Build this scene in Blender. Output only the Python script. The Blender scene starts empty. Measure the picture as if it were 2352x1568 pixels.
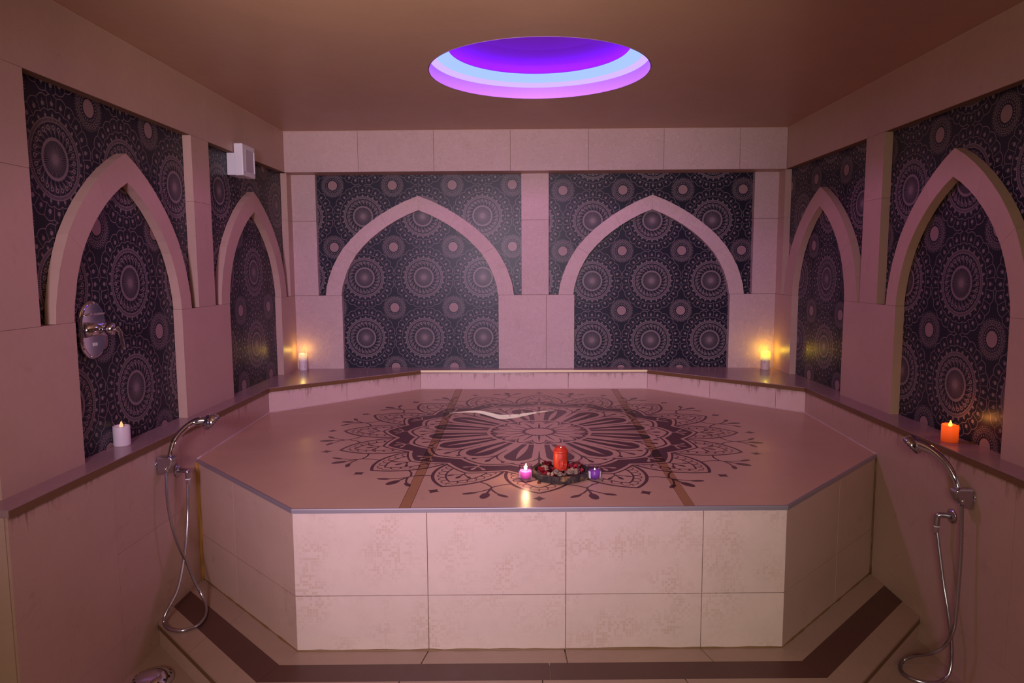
import bpy, bmesh, math, random
from mathutils import Vector, Matrix
random.seed(7)
S = bpy.context.scene
COL = S.collection
PI = math.pi

# ------------------------------------------------------------------ camera
cam_d = bpy.data.cameras.new('camera')
cam = bpy.data.objects.new('camera', cam_d)
COL.objects.link(cam)
cam_d.sensor_width = 36.0
cam_d.lens = 1620.0 / 2352.0 * 36.0
cam_d.clip_start = 0.05
cam.matrix_world = Matrix((
    (0.999850, 0.003105, 0.017054, -0.0423),
    (0.016642, 0.103413, -0.994499, -3.0011),
    (-0.004852, 0.994634, 0.103345, 1.7003),
    (0, 0, 0, 1)))
S.camera = cam

# ------------------------------------------------------------------ world, light, exposure
w = bpy.data.worlds.new('world')
S.world = w
w.use_nodes = True
w.node_tree.nodes['Background'].inputs[0].default_value = (0.02, 0.015, 0.014, 1)
w.node_tree.nodes['Background'].inputs[1].default_value = 0.5
S.view_settings.view_transform = 'Standard'
S.view_settings.look = 'None'
S.view_settings.gamma = 1.0
S.view_settings.exposure = 0.0
S.view_settings.use_curve_mapping = False
S.cycles.max_bounces = 8
S.cycles.sample_clamp_indirect = 4.0


def lamp(name, kind, loc, power, color, aim=None, **kw):
    d = bpy.data.lights.new(name, kind)
    d.energy = power
    d.color = color
    for k, v in kw.items():
        setattr(d, k, v)
    o = bpy.data.objects.new(name, d)
    COL.objects.link(o)
    o.location = loc
    if aim is not None:
        o.rotation_euler = (Vector(aim) - Vector(loc)).to_track_quat('-Z', 'Y').to_euler()
    return o


# two lamps on the entrance side, left of the camera: a lilac wash on the back wall, a neutral one on the platform front
lamp('wash_lamp', 'SPOT', (-0.6, -4.3, 2.0), 665, (0.79, 0.56, 0.95), aim=(-0.45, 2.7, 1.4), spot_size=0.92, spot_blend=1.0, shadow_soft_size=0.22)
lamp('front_lamp', 'SPOT', (-0.5, -4.5, 2.15), 285, (1.0, 0.97, 0.93), aim=(0.02, 0.1, 0.42), spot_size=0.80, spot_blend=0.9, shadow_soft_size=0.40)
# soft warm fill light added on the entrance side
lamp('entrance_fill', 'AREA', (-0.45, -4.2, 2.2), 34, (1.0, 0.88, 0.62), aim=(-0.1, 1.6, 0.9), shape='RECTANGLE', size=1.0, size_y=0.7)
# warm lamp turned up at the ceiling in front of the platform
lamp('ceiling_uplight', 'SPOT', (-0.3, -2.2, 1.9), 145, (1.0, 0.88, 0.48), aim=(-0.35, -0.35, 2.77), spot_size=1.3, spot_blend=1.0, shadow_soft_size=0.05)
# violet fill added unseen under the dome crown, for the dome's light below
lamp('dome_fill', 'SPOT', (0.045, 1.013, 3.02), 45, (0.92, 0.34, 1.0), aim=(0.045, 1.013, 0), spot_size=2.8, spot_blend=0.3, shadow_soft_size=0.10)


# ------------------------------------------------------------------ node maths
class N:
    """a float socket that can be written with ordinary arithmetic"""
    t = None

    def __init__(s, v):
        s.v = v

    @staticmethod
    def m(op, *a, clamp=False):
        n = N.t.nodes.new('ShaderNodeMath')
        n.operation = op
        n.use_clamp = clamp
        for i, x in enumerate(a):
            if isinstance(x, N):
                N.t.links.new(x.v, n.inputs[i])
            else:
                n.inputs[i].default_value = float(x)
        return N(n.outputs[0])

    def __add__(s, o): return N.m('ADD', s, o)
    __radd__ = __add__
    def __sub__(s, o): return N.m('SUBTRACT', s, o)
    def __rsub__(s, o): return N.m('SUBTRACT', o, s)
    def __mul__(s, o): return N.m('MULTIPLY', s, o)
    __rmul__ = __mul__
    def __truediv__(s, o): return N.m('DIVIDE', s, o)
    def __rtruediv__(s, o): return N.m('DIVIDE', o, s)
    def __pow__(s, o): return N.m('POWER', s, o)
    def __neg__(s): return N.m('MULTIPLY', s, -1.0)
    def __lt__(s, o): return N.m('LESS_THAN', s, o)
    def __gt__(s, o): return N.m('GREATER_THAN', s, o)
    def __and__(s, o): return N.m('MULTIPLY', s, o)
    def __or__(s, o): return N.m('MAXIMUM', s, o)


def nsin(a): return N.m('SINE', a)
def ncos(a): return N.m('COSINE', a)
def nsqrt(a): return N.m('SQRT', a)
def nabs(a): return N.m('ABSOLUTE', a)
def nmax(a, b): return N.m('MAXIMUM', a, b)
def nmin(a, b): return N.m('MINIMUM', a, b)
def natan2(a, b): return N.m('ARCTAN2', a, b)
def nround(a): return N.m('ROUND', a)
def nhyp(a, b): return nsqrt(a * a + b * b)
def nnot(a): return N.m('SUBTRACT', 1.0, a)
def sat(a): return N.m('MULTIPLY', a, 1.0, clamp=True)


def between(a, lo, hi):
    return (a > lo) & (a < hi)


def seg(x, y, x0, y0, x1, y1):
    """distance to a straight stroke"""
    dx, dy = x1 - x0, y1 - y0
    L2 = dx * dx + dy * dy
    h = sat(((x - x0) * (dx / L2)) + ((y - y0) * (dy / L2)))
    return nhyp(x - (h * dx + x0), y - (h * dy + y0))


def ell(x, y, cx, cy, a, b, rot=0.0):
    """< 1 inside the ellipse; a along rot"""
    c, s_ = math.cos(rot), math.sin(rot)
    u = ((x - cx) * c + (y - cy) * s_) / a
    v = ((y - cy) * c - (x - cx) * s_) / b
    return u * u + v * v


# ------------------------------------------------------------------ materials
def mat(name, col, rough=0.5, metal=0.0, spec=0.5, emit=None, strength=0.0, **kw):
    m = bpy.data.materials.new(name)
    m.use_nodes = True
    b = m.node_tree.nodes['Principled BSDF']
    b.inputs['Base Color'].default_value = (*col, 1)
    b.inputs['Roughness'].default_value = rough
    b.inputs['Metallic'].default_value = metal
    b.inputs['Specular IOR Level'].default_value = spec
    if emit:
        b.inputs['Emission Color'].default_value = (*emit, 1)
        b.inputs['Emission Strength'].default_value = strength
    for k, v in kw.items():
        b.inputs[k].default_value = v
    return m


def nodes_of(m):
    nt = m.node_tree
    N.t = nt
    return nt, nt.nodes['Principled BSDF']


def new(nt, kind, **kw):
    n = nt.nodes.new(kind)
    for k, v in kw.items():
        setattr(n, k, v)
    return n


def pos(nt):
    return new(nt, 'ShaderNodeNewGeometry').outputs['Position']


def noise(nt, vec, scale, detail=4.0, rough=0.55, dist=0.0, stretch=None):
    if stretch:
        mp = new(nt, 'ShaderNodeMapping')
        mp.inputs['Scale'].default_value = stretch
        nt.links.new(vec, mp.inputs['Vector'])
        vec = mp.outputs[0]
    n = new(nt, 'ShaderNodeTexNoise')
    n.inputs['Scale'].default_value = scale
    n.inputs['Detail'].default_value = detail
    n.inputs['Roughness'].default_value = rough
    n.inputs['Distortion'].default_value = dist
    nt.links.new(vec, n.inputs['Vector'])
    return N(n.outputs[0])


def mixc(nt, fac, a, b):
    n = new(nt, 'ShaderNodeMix', data_type='RGBA')
    if isinstance(fac, N):
        nt.links.new(fac.v, n.inputs[0])
    else:
        n.inputs[0].default_value = fac
    for i, c in ((6, a), (7, b)):
        if isinstance(c, tuple):
            n.inputs[i].default_value = (*c, 1)
        else:
            nt.links.new(c, n.inputs[i])
    return n.outputs[2]


def bump(nt, b, h, strength, dist=0.01):
    n = new(nt, 'ShaderNodeBump')
    n.inputs['Strength'].default_value = strength
    n.inputs['Distance'].default_value = dist
    nt.links.new(h.v, n.inputs['Height'])
    nt.links.new(n.outputs[0], b.inputs['Normal'])


def tile_mat(name, col, rough=0.38, stain=0.25, mosaic=0.0, weave=0.0, spec=0.5, drip=None):
    m = mat(name, col, rough, spec=spec)
    nt, b = nodes_of(m)
    p = pos(nt)
    n1 = noise(nt, p, 3.1, 5.0)
    n2 = noise(nt, p, 26.0, 4.0, 0.6)
    oi = new(nt, 'ShaderNodeObjectInfo')
    tone = N(oi.outputs['Random']) * 0.07 + n1 * 0.30 + n2 * 0.16
    dark = tuple(c * 0.80 for c in col)
    lite = tuple(min(1, c * 1.16) for c in col)
    c = mixc(nt, sat(tone * 1.8), dark, lite)
    if mosaic:
        sx = new(nt, 'ShaderNodeSeparateXYZ')
        nt.links.new(p, sx.inputs[0])
        cb = new(nt, 'ShaderNodeCombineXYZ')
        for i, k in enumerate((0, 1, 2)):
            q = N.m('FLOOR', N(sx.outputs[k]) * 76.0)
            nt.links.new(q.v, cb.inputs[i])
        wn = new(nt, 'ShaderNodeTexWhiteNoise')
        nt.links.new(cb.outputs[0], wn.inputs[0])
        fx = N.m('FRACT', N(sx.outputs[0]) * 76.0) - 0.5
        fz = N.m('FRACT', N(sx.outputs[2]) * 76.0) - 0.5
        inner = nmax(nabs(fx), nabs(fz)) < 0.40
        core = nmax(nabs(fx), nabs(fz)) < 0.20
        patch = noise(nt, p, 5.5, 3.0)
        f = (N(wn.outputs[0]) > 0.45) & sat((patch - 0.44) * 5.0) & nnot(core * 0.6) & inner
        c = mixc(nt, f * mosaic, c, tuple(x * y for x, y in zip(col, (0.72, 0.62, 0.50))))
    if stain:
        n3 = noise(nt, p, 7.0, 6.0, 0.7, 0.6)
        c = mixc(nt, sat((n3 - 0.60) * 5.0) * stain, c, (0.20, 0.11, 0.045))
    if drip:
        # rusty runs that start under the ledge (drip = where they start, how far they reach)
        sz = new(nt, 'ShaderNodeSeparateXYZ')
        nt.links.new(p, sz.inputs[0])
        n4 = noise(nt, p, 1.0, 5.0, 0.7, stretch=(26, 26, 2.2))
        n5 = noise(nt, p, 60.0, 3.0, 0.7)
        reach = sat(1.0 - (drip[0] - N(sz.outputs[2])) / drip[1])
        n6 = noise(nt, p, 2.6, 3.0, 0.6)
        c = mixc(nt, sat((n4 + reach * 0.32 + n5 * 0.20 + n6 * 0.5 - 1.12) * 6.0) * 0.6, c, (0.13, 0.055, 0.018))
    nt.links.new(c, b.inputs['Base Color'])
    if weave:
        h = noise(nt, p, 210.0, 3.0, 0.75, stretch=(1, 1, 0.6))
        bump(nt, b, h, weave, 0.0055)
    else:
        bump(nt, b, n2, 0.06, 0.004)
    rn = noise(nt, p, 9.0, 4.0)
    nt.links.new((rn * 0.16 + (rough - 0.08)).v, b.inputs['Roughness'])
    return m


BEIGE = (0.56, 0.36, 0.29)
M = {}
M['tile'] = tile_mat('beige_wall_tile', BEIGE, 0.45)
M['tile_back'] = tile_mat('textured_beige_tile', (0.60, 0.41, 0.39), 0.27, weave=0.75, spec=0.9)
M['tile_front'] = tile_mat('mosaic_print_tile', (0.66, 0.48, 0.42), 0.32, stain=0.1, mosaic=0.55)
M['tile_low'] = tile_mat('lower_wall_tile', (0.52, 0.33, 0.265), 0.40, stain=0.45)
M['tile_knee'] = tile_mat('stained_lower_wall_tile', (0.52, 0.33, 0.265), 0.40, stain=0.45, drip=(0.86, 0.16))
M['tile_up'] = tile_mat('stained_upstand_tile', (0.66, 0.44, 0.41), 0.36, stain=0.3, weave=0.4, drip=(0.86, 0.14))
M['tread'] = tile_mat('step_tile', (0.40, 0.25, 0.20), 0.35, stain=0.35)
M['band'] = tile_mat('dark_brown_band', (0.095, 0.035, 0.028), 0.42, stain=0.0)
M['grout'] = tile_mat('brown_grout', (0.22, 0.125, 0.07), 0.8, stain=0.6)
M['ledge'] = tile_mat('ledge_slab', (0.36, 0.22, 0.23), 0.22, stain=0.12)
M['ledge_edge'] = tile_mat('stained_brown_edge', (0.16, 0.075, 0.03), 0.5, stain=0.5)
M['lit_edge_tone'] = mat('lit_edge_tone', (0.94, 0.78, 0.42), 0.35)  # light caught by the back ledge edge, put into its colour
M['ceiling'] = tile_mat('ceiling_paint', (0.50, 0.30, 0.215), 0.42, stain=0.03)
M['plaster'] = tile_mat('entrance_plaster', (0.24, 0.17, 0.17), 0.7, stain=0.05)
M['trim'] = mat('steel_edge_trim', (0.40, 0.34, 0.38), 0.38, 0.6)
M['caulk'] = tile_mat('ochre_stained_caulk', (0.42, 0.20, 0.035), 0.4, stain=0.7)
M['chrome'] = mat('chrome', (0.68, 0.66, 0.80), 0.08, 1.0)
M['chrome_dull'] = mat('worn_chrome', (0.52, 0.50, 0.58), 0.22, 1.0)
M['rubber'] = mat('dark_rubber', (0.05, 0.05, 0.06), 0.5)
M['white_tape'] = mat('white_sealing_tape', (0.85, 0.82, 0.82), 0.6)
M['white_plastic'] = mat('white_plastic', (0.80, 0.76, 0.82), 0.35)
M['grey_plastic'] = mat('grey_plastic', (0.52, 0.46, 0.55), 0.3)
M['black'] = mat('black_plastic', (0.01, 0.01, 0.012), 0.4)
M['cap_light_tint'] = mat('dome_violet_light_tint', (0.27, 0.035, 0.42), 0.6)  # violet LED light put into the cap's colour
M['lip_light_tint'] = mat('lip_violet_light_tint', (0.40, 0.22, 0.72), 0.6)  # the same light put into the lip's colour
M['wick'] = mat('charred_wick', (0.03, 0.02, 0.015), 0.9)
M['paper'] = mat('white_sticker', (0.80, 0.76, 0.86), 0.5)


def wax(name, col, glow=None, z0=0.0, z1=0.1, strength=0.0, sss=0.3):
    """candle wax; a lit candle's wax glows where the flame behind it shines through"""
    m = mat(name, col, 0.45)
    nt, b = nodes_of(m)
    b.inputs['Subsurface Weight'].default_value = sss
    b.inputs['Subsurface Radius'].default_value = (0.012, 0.006, 0.004)
    if glow:
        tc = new(nt, 'ShaderNodeTexCoord')
        sx = new(nt, 'ShaderNodeSeparateXYZ')
        nt.links.new(tc.outputs['Object'], sx.inputs[0])
        g = sat((N(sx.outputs[2]) - z0) / (z1 - z0))
        b.inputs['Emission Color'].default_value = (*glow, 1)
        nt.links.new((g * strength).v, b.inputs['Emission Strength'])
    return m


def flame_mat(name, col, strength):
    return mat(name, (0.9, 0.6, 0.2), 0.5, emit=col, strength=strength)


M['flame_fire'] = flame_mat('burning_flame', (1.0, 0.76, 0.46), 6.0)
M['flame_low'] = flame_mat('low_flame', (1.0, 0.80, 0.55), 5.0)
M['led_off'] = flame_mat('dim_plastic_flame', (1.0, 0.62, 0.32), 0.75)
M['led_yellow'] = flame_mat('glowing_plastic_flame', (1.0, 0.70, 0.08), 2.2)
M['led_pale'] = flame_mat('pale_plastic_flame', (1.0, 0.75, 0.25), 1.6)


def glass_mat():
    m = bpy.data.materials.new('clear_candle_glass')
    m.use_nodes = True
    nt = m.node_tree
    nt.nodes.clear()
    out = nt.nodes.new('ShaderNodeOutputMaterial')
    tr = nt.nodes.new('ShaderNodeBsdfTransparent')
    tr.inputs[0].default_value = (0.93, 0.90, 0.95, 1)
    gl = nt.nodes.new('ShaderNodeBsdfGlossy')
    gl.inputs['Roughness'].default_value = 0.04
    lw = nt.nodes.new('ShaderNodeLayerWeight')
    lw.inputs[0].default_value = 0.35
    N.t = nt
    fac = N(lw.outputs[1]) ** 2.0 * 0.65 + 0.06
    mx = nt.nodes.new('ShaderNodeMixShader')
    nt.links.new(fac.v, mx.inputs[0])
    nt.links.new(tr.outputs[0], mx.inputs[1])
    nt.links.new(gl.outputs[0], mx.inputs[2])
    nt.links.new(mx.outputs[0], out.inputs[0])
    return m


M['glass'] = glass_mat()


def water_mat():
    """clear film: looks through to what it lies on and mirrors at a slant"""
    m = bpy.data.materials.new('water_film')
    m.use_nodes = True
    nt = m.node_tree
    nt.nodes.clear()
    out = nt.nodes.new('ShaderNodeOutputMaterial')
    tr = nt.nodes.new('ShaderNodeBsdfTransparent')
    gl = nt.nodes.new('ShaderNodeBsdfGlossy')
    gl.inputs['Roughness'].default_value = 0.03
    fr = nt.nodes.new('ShaderNodeFresnel')
    fr.inputs[0].default_value = 1.5
    mx = nt.nodes.new('ShaderNodeMixShader')
    nt.links.new(fr.outputs[0], mx.inputs[0])
    nt.links.new(tr.outputs[0], mx.inputs[1])
    nt.links.new(gl.outputs[0], mx.inputs[2])
    nt.links.new(mx.outputs[0], out.inputs[0])
    return m


M['water'] = water_mat()


def panel_mat():
    """midnight-blue board printed with a lattice of round medallions; object space is in pattern periods"""
    m = mat('printed_medallion_board', (0.02, 0.02, 0.04), 0.36, spec=0.22)
    nt, b = nodes_of(m)
    tc = new(nt, 'ShaderNodeTexCoord')
    sx = new(nt, 'ShaderNodeSeparateXYZ')
    nt.links.new(tc.outputs['Object'], sx.inputs[0])
    u, v = N(sx.outputs[0]), N(sx.outputs[2])

    def cell(u, v):
        a, c = u - nround(u), v - nround(v)
        r = nhyp(a, c)
        t = natan2(a, c) * (24.0 / (2 * PI))
        t = t - nround(t)
        return r, t, t * (2 * PI / 24.0) * r

    r, t, s = cell(u, v)
    th = nabs(s)
    edge = (0.5 - nabs(t)) * (2 * PI / 24.0) * r       # distance to the border between two cells
    t2 = t * 2.0
    t2 = t2 - nround(t2)
    cosv = ncos(t * PI)
    ln = (r < 0.030) | between(r, 0.1436, 0.170)
    ln = ln | ((nabs(t2) * (2 * PI / 48.0) * r < 0.0021) & (r < 0.146))
    ln = ln | ((edge < 0.0022) & between(r, 0.170, 0.288))
    # drop-shaped figures between the spokes
    dd = nhyp(r - 0.247, s)
    ln = ln | between(dd, 0.0085, 0.0215)
    tail = nabs(s - (0.247 - r) * 0.22 - 0.004) < (r - 0.188) * 0.22
    ln = ln | (tail & between(r, 0.188, 0.236))
    ln = ln | between(r, 0.286, 0.2945) | between(r, 0.318, 0.3265)
    t4 = t * 5.0
    t4 = t4 - nround(t4)
    ln = ln | (between(r, 0.2945, 0.318) & (nabs(t4) < 0.30)) * 0.8
    # ring of beads
    ln = ln | (nhyp(r - 0.341, s) < 0.0140) | (nhyp(r - 0.363, s) < 0.0042)
    ln = ln | (nabs(r - (0.3735 + 0.0175 * cosv)) < 0.0033)
    ln = ln | ((edge < 0.0024) & between(r, 0.374, 0.484))
    ln = ln | (nhyp(r - 0.430, s) < 0.0190) | (nhyp(r - 0.460, s) < 0.0050)
    ln = ln | (nabs(r - (0.482 + 0.022 * cosv)) < 0.0036)
    big = ln & (r < 0.51)
    # small medallions in the gaps
    q, t, s = cell(u - 0.5, v - 0.5)
    disc = q < 0.077
    cosw = ncos(t * PI)
    sm = between(q, 0.093, 0.113) & (nabs(t) < 0.22)
    sm = sm | between(q, 0.124, 0.1285) | between(q, 0.1335, 0.138)
    sm = sm | (nabs(q - (0.152 + 0.006 * ncos(t * 2 * PI))) < 0.0045)
    sm = sm | (nabs(q - (0.166 + 0.006 * cosw)) < 0.0035)
    sm = sm | (nhyp(q - 0.187, s) < 0.0062)
    sm = sm | (((0.5 - nabs(t)) * (2 * PI / 24.0) * q < 0.0022) & between(q, 0.176, 0.198))
    sm = sm & (q < 0.20)
    c = mixc(nt, big | sm, (0.0125, 0.0115, 0.024), (0.215, 0.155, 0.165))
    c = mixc(nt, disc, c, (0.31, 0.19, 0.19))
    nt.links.new(c, b.inputs['Base Color'])
    return m


M['panel'] = panel_mat()


def mandala_mat(name, base, ink, root, gloss=0.31):
    """glazed slab with the big printed mandala; root's space is metres about its centre"""
    m = mat(name, base, gloss, spec=0.30)
    nt, b = nodes_of(m)
    tc = new(nt, 'ShaderNodeTexCoord')
    tc.object = root
    sx = new(nt, 'ShaderNodeSeparateXYZ')
    nt.links.new(tc.outputs['Object'], sx.inputs[0])
    X, Y = N(sx.outputs[0]) / 1.288, N(sx.outputs[1]) / 1.18
    r = nhyp(X, Y)
    t = natan2(X, -Y) * (16.0 / (2 * PI)) + 0.05
    ts = t - nround(t)                    # signed, 0 on a petal axis
    th = t + 0.5
    tb = th - nround(th)                  # signed, 0 on a stem axis
    k = 2 * PI / 16.0
    q = nabs(ts)
    x, ys = r * ncos(ts * k), r * nsin(ts * k)
    y = nabs(ys)
    xs, yb = r * ncos(tb * k), nabs(r * nsin(tb * k))

    # inner flower
    e = ell(x, y, 0.150, 0.0, 0.081, 0.034)
    ink_m = between(e, 0.80, 1.14) & (r < 0.236)
    ink_m = ink_m | ((y < 0.0052 * sat((0.205 - x) * 12.0)) & (r < 0.205))
    ink_m = ink_m | ((e > 1.42) & between(r, 0.190, 0.235))
    ink_m = ink_m & (r > 0.066)
    # large petals on the stem axes
    wd = 0.027 + (xs - 0.252) * 0.158
    cap = 0.060 * nsqrt(sat(1.0 - ((xs - 0.455) / 0.074) * ((xs - 0.455) / 0.074)))
    wd = N.m('ADD', wd * (xs < 0.455), cap * (xs > 0.455))
    lens = yb < 0.0135 * nsin(sat((xs - 0.235) / 0.27) * PI)
    pet = (yb < wd) & nnot(lens) & (r > 0.252) & (xs < 0.529)
    cap2 = 0.086 * nsqrt(sat(1.0 - ((xs - 0.455) / 0.104) * ((xs - 0.455) / 0.104)))
    wo = N.m('ADD', (0.051 + (xs - 0.252) * 0.172) * (xs < 0.455), cap2 * (xs > 0.455))
    inside = (yb < wo) & (xs < 0.559)
    outl = (yb < wo + 0.0085) & (xs < 0.568) & nnot(inside) & (r > 0.365)
    ink_m = ink_m | pet | outl
    # three pins between the petals
    pins = (nabs(y - (x - 0.37) * 0.36) < 0.0042) & between(r, 0.40, 0.555)
    pins = pins | ((y < 0.0045) & between(r, 0.372, 0.575))
    pins = pins | (ell(x, y, 0.562, 0.0, 0.020, 0.0105) < 1.0) | (ell(x, y, 0.550, 0.0335 + 0.032, 0.019, 0.0095, 0.3) < 1.0)
    ink_m = ink_m | (pins & nnot(inside))
    # scalloped outline and dark band
    g = 1.0 - (q * 2.0) ** 1.35
    R1 = 0.572 + 0.043 * g
    ink_m = ink_m | between(r - R1, -0.005, 0.006)
    R2 = 0.664 + 0.070 * (1.0 - (q * 2.0) ** 1.15)
    spr = seg(x, y, 0.635, 0.0, 0.675, 0.0) < 0.0038
    spr = spr | (seg(x, y, 0.655, 0.0, 0.672, 0.030) < 0.0034)
    spr = spr | (ell(x, y, 0.692, 0.0, 0.017, 0.0075) < 1.0) | (ell(x, y, 0.681, 0.039, 0.0135, 0.0075, 0.95) < 1.0)
    ink_m = ink_m | ((r > R1 + 0.022) & (r < R2) & nnot(spr))
    ink_m = ink_m | between(r - R2, 0.016, 0.026)
    # outer pointed petals
    do = 0.264 - nhyp(x - 0.72, y + 0.130)
    di = 0.187 - nhyp(x - 0.735, y + 0.112)
    above = r > R2 + 0.018
    ink_m = ink_m | (between(do, -0.003, 0.010) & above)
    ink_m = ink_m | (between(di, -0.003, 0.0045) & above)
    arc = natan2(y + 0.130, x - 0.72) * 0.264 / 0.047
    af = (arc - nround(arc)) * 0.047
    sc = nabs(nhyp(af, do - 0.045) - 0.0215) < 0.0024
    sc = sc | ((nabs(nabs(af) - 0.0235) < 0.0016) & (do > 0.045))
    ink_m = ink_m | (sc & (do > 0.009) & (di < -0.003) & above)
    s2 = seg(x, y, 0.752, 0.0, 0.795, 0.0) < 0.0036
    s2 = s2 | (seg(x, y, 0.772, 0.0, 0.797, 0.028) < 0.0032)
    s2 = s2 | (ell(x, y, 0.817, 0.0, 0.019, 0.0085) < 1.0) | (ell(x, y, 0.806, 0.040, 0.0155, 0.0075, 0.75) < 1.0)
    ink_m = ink_m | (s2 & (di > 0.0))
    # forked stems
    out_p = do < -0.003
    st = seg(xs, yb, 0.897, 0.0, 0.862, 0.030) < 0.0040
    st = st | (seg(xs, yb, 0.862, 0.030, 0.838, 0.071) < 0.0040)
    st = st | (seg(xs, yb, 0.897, 0.0, 0.965, 0.0) < 0.0048)
    st = st | (seg(xs, yb, 0.915, 0.0, 0.950, 0.024) < 0.0040) | (seg(xs, yb, 0.950, 0.024, 0.972, 0.046) < 0.0040)
    st = st | (ell(xs, yb, 0.998, 0.0, 0.034, 0.0170) < 1.0) | (ell(xs, yb, 0.984, 0.063, 0.026, 0.0105, 1.05) < 1.0)
    ink_m = ink_m | (st & out_p)
    # four-pointed stars
    dx, dy = nabs(x - 1.006), y
    ink_m = ink_m | ((((dx / 0.030) ** 0.72) + ((dy / 0.026) ** 0.72)) < 1.0)
    ink_m = ink_m & (r < 1.06)

    p = pos(nt)
    n1 = noise(nt, p, 2.3, 5.0)
    n2 = noise(nt, p, 14.0, 5.0, 0.65, 0.4)
    c = mixc(nt, sat(n1 * 1.2 - 0.1), tuple(i * 0.86 for i in base), tuple(i * 1.12 for i in base))
    c = mixc(nt, sat((n2 - 0.66) * 6.0) * 0.35, c, (0.16, 0.08, 0.06))
    c = mixc(nt, ink_m * 0.93, c, ink)
    nt.links.new(c, b.inputs['Base Color'])
    nt.links.new((n2 * 0.10 + (gloss - 0.05)).v, b.inputs['Roughness'])
    return m


# ------------------------------------------------------------------ mesh helpers
def finish(name, bm, m, parent=None, smooth=False, loc=None, bevel=0.0):
    bmesh.ops.recalc_face_normals(bm, faces=bm.faces)
    me = bpy.data.meshes.new(name)
    bm.to_mesh(me)
    bm.free()
    for mm in (m if isinstance(m, (list, tuple)) else [m]):
        me.materials.append(mm)
    if smooth:
        me.polygons.foreach_set('use_smooth', [True] * len(me.polygons))
    o = bpy.data.objects.new(name, me)
    COL.objects.link(o)
    if parent:
        o.parent = parent
    if loc:
        o.location = loc
    if bevel:
        md = o.modifiers.new('bevel', 'BEVEL')
        md.width = bevel
        md.segments = 2
        md.limit_method = 'ANGLE'
    return o


def empty(name, loc=(0, 0, 0), rot=(0, 0, 0)):
    o = bpy.data.objects.new(name, None)
    COL.objects.link(o)
    o.location = loc
    o.rotation_euler = rot
    o.empty_display_size = 0.05
    return o


def tag(o, label, cat, group=None):
    o['label'] = label
    o['category'] = cat
    if group:
        o['group'] = group
    return o


def struct(o):
    o['kind'] = 'structure'
    return o


def box(bm, x0, x1, y0, y1, z0, z1):
    vs = [bm.verts.new((x, y, z)) for z in (z0, z1) for x, y in ((x0, y0), (x1, y0), (x1, y1), (x0, y1))]
    for f in ((3, 2, 1, 0), (4, 5, 6, 7), (0, 1, 5, 4), (1, 2, 6, 5), (2, 3, 7, 6), (3, 0, 4, 7)):
        bm.faces.new([vs[i] for i in f])


def prism(bm, pts, off):
    """solid between a 3-D polygon and its copy moved by off"""
    off = Vector(off)
    a = [bm.verts.new(Vector(p)) for p in pts]
    c = [bm.verts.new(Vector(p) + off) for p in pts]
    bm.faces.new(a)
    bm.faces.new(c[::-1])
    n = len(a)
    for i in range(n):
        j = (i + 1) % n
        bm.faces.new((a[i], c[i], c[j], a[j]))


def lathe(bm, prof, seg_n=32, center=(0, 0, 0), mtx=None, cap=True):
    """prof: (radius, height) pairs about +Z"""
    rings = []
    for r, h in prof:
        if r < 1e-6:
            rings.append([bm.verts.new((0, 0, h))])
        else:
            rings.append([bm.verts.new((r * math.cos(2 * PI * i / seg_n), r * math.sin(2 * PI * i / seg_n), h)) for i in range(seg_n)])
    for a, b_ in zip(rings, rings[1:]):
        for i in range(seg_n):
            j = (i + 1) % seg_n
            if len(a) == 1 and len(b_) > 1:
                bm.faces.new((a[0], b_[j], b_[i]))
            elif len(b_) == 1 and len(a) > 1:
                bm.faces.new((a[i], a[j], b_[0]))
            elif len(a) > 1:
                bm.faces.new((a[i], a[j], b_[j], b_[i]))
    if cap:
        for rg in (rings[0], rings[-1]):
            if len(rg) > 2:
                bm.faces.new(rg)
    vs = [v for rg in rings for v in rg]
    if mtx is not None:
        bmesh.ops.transform(bm, matrix=mtx, verts=vs)
    bmesh.ops.translate(bm, vec=Vector(center), verts=vs)


def aim_mtx(direction):
    return Vector(direction).to_track_quat('Z', 'Y').to_matrix().to_4x4()


def smooth_path(pts, per=8):
    pts = [Vector(p) for p in pts]
    out = []
    n = len(pts)
    for i in range(n - 1):
        p0, p1, p2, p3 = pts[max(i - 1, 0)], pts[i], pts[i + 1], pts[min(i + 2, n - 1)]
        for k in range(per):
            s = k / per
            out.append(0.5 * ((2 * p1) + (p2 - p0) * s + (2 * p0 - 5 * p1 + 4 * p2 - p3) * s * s + (3 * p1 - p0 - 3 * p2 + p3) * s ** 3))
    out.append(pts[-1])
    return out


def tube(bm, pts, rad, seg_n=12, squash=None):
    """rad: number or list; squash: per-point (sideways, up) factors"""
    pts = [Vector(p) for p in pts]
    n = len(pts)
    up = Vector((0, 0, 1))
    prev = None
    rings = []
    for i in range(n):
        d = (pts[min(i + 1, n - 1)] - pts[max(i - 1, 0)]).normalized()
        if prev is None:
            side = d.cross(up)
            if side.length < 1e-3:
                side = d.cross(Vector((1, 0, 0)))
        else:
            side = prev - d * prev.dot(d)
        side.normalize()
        prev = side
        u = side.cross(d)
        r = rad[i] if isinstance(rad, (list, tuple)) else rad
        a, b_ = squash[i] if squash else (1, 1)
        rings.append([bm.verts.new(pts[i] + side * (r * a * math.cos(2 * PI * k / seg_n)) + u * (r * b_ * math.sin(2 * PI * k / seg_n))) for k in range(seg_n)])
    for a, b_ in zip(rings, rings[1:]):
        for k in range(seg_n):
            j = (k + 1) % seg_n
            bm.faces.new((a[k], a[j], b_[j], b_[k]))
    bm.faces.new(rings[0][::-1])
    bm.faces.new(rings[-1])


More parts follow.
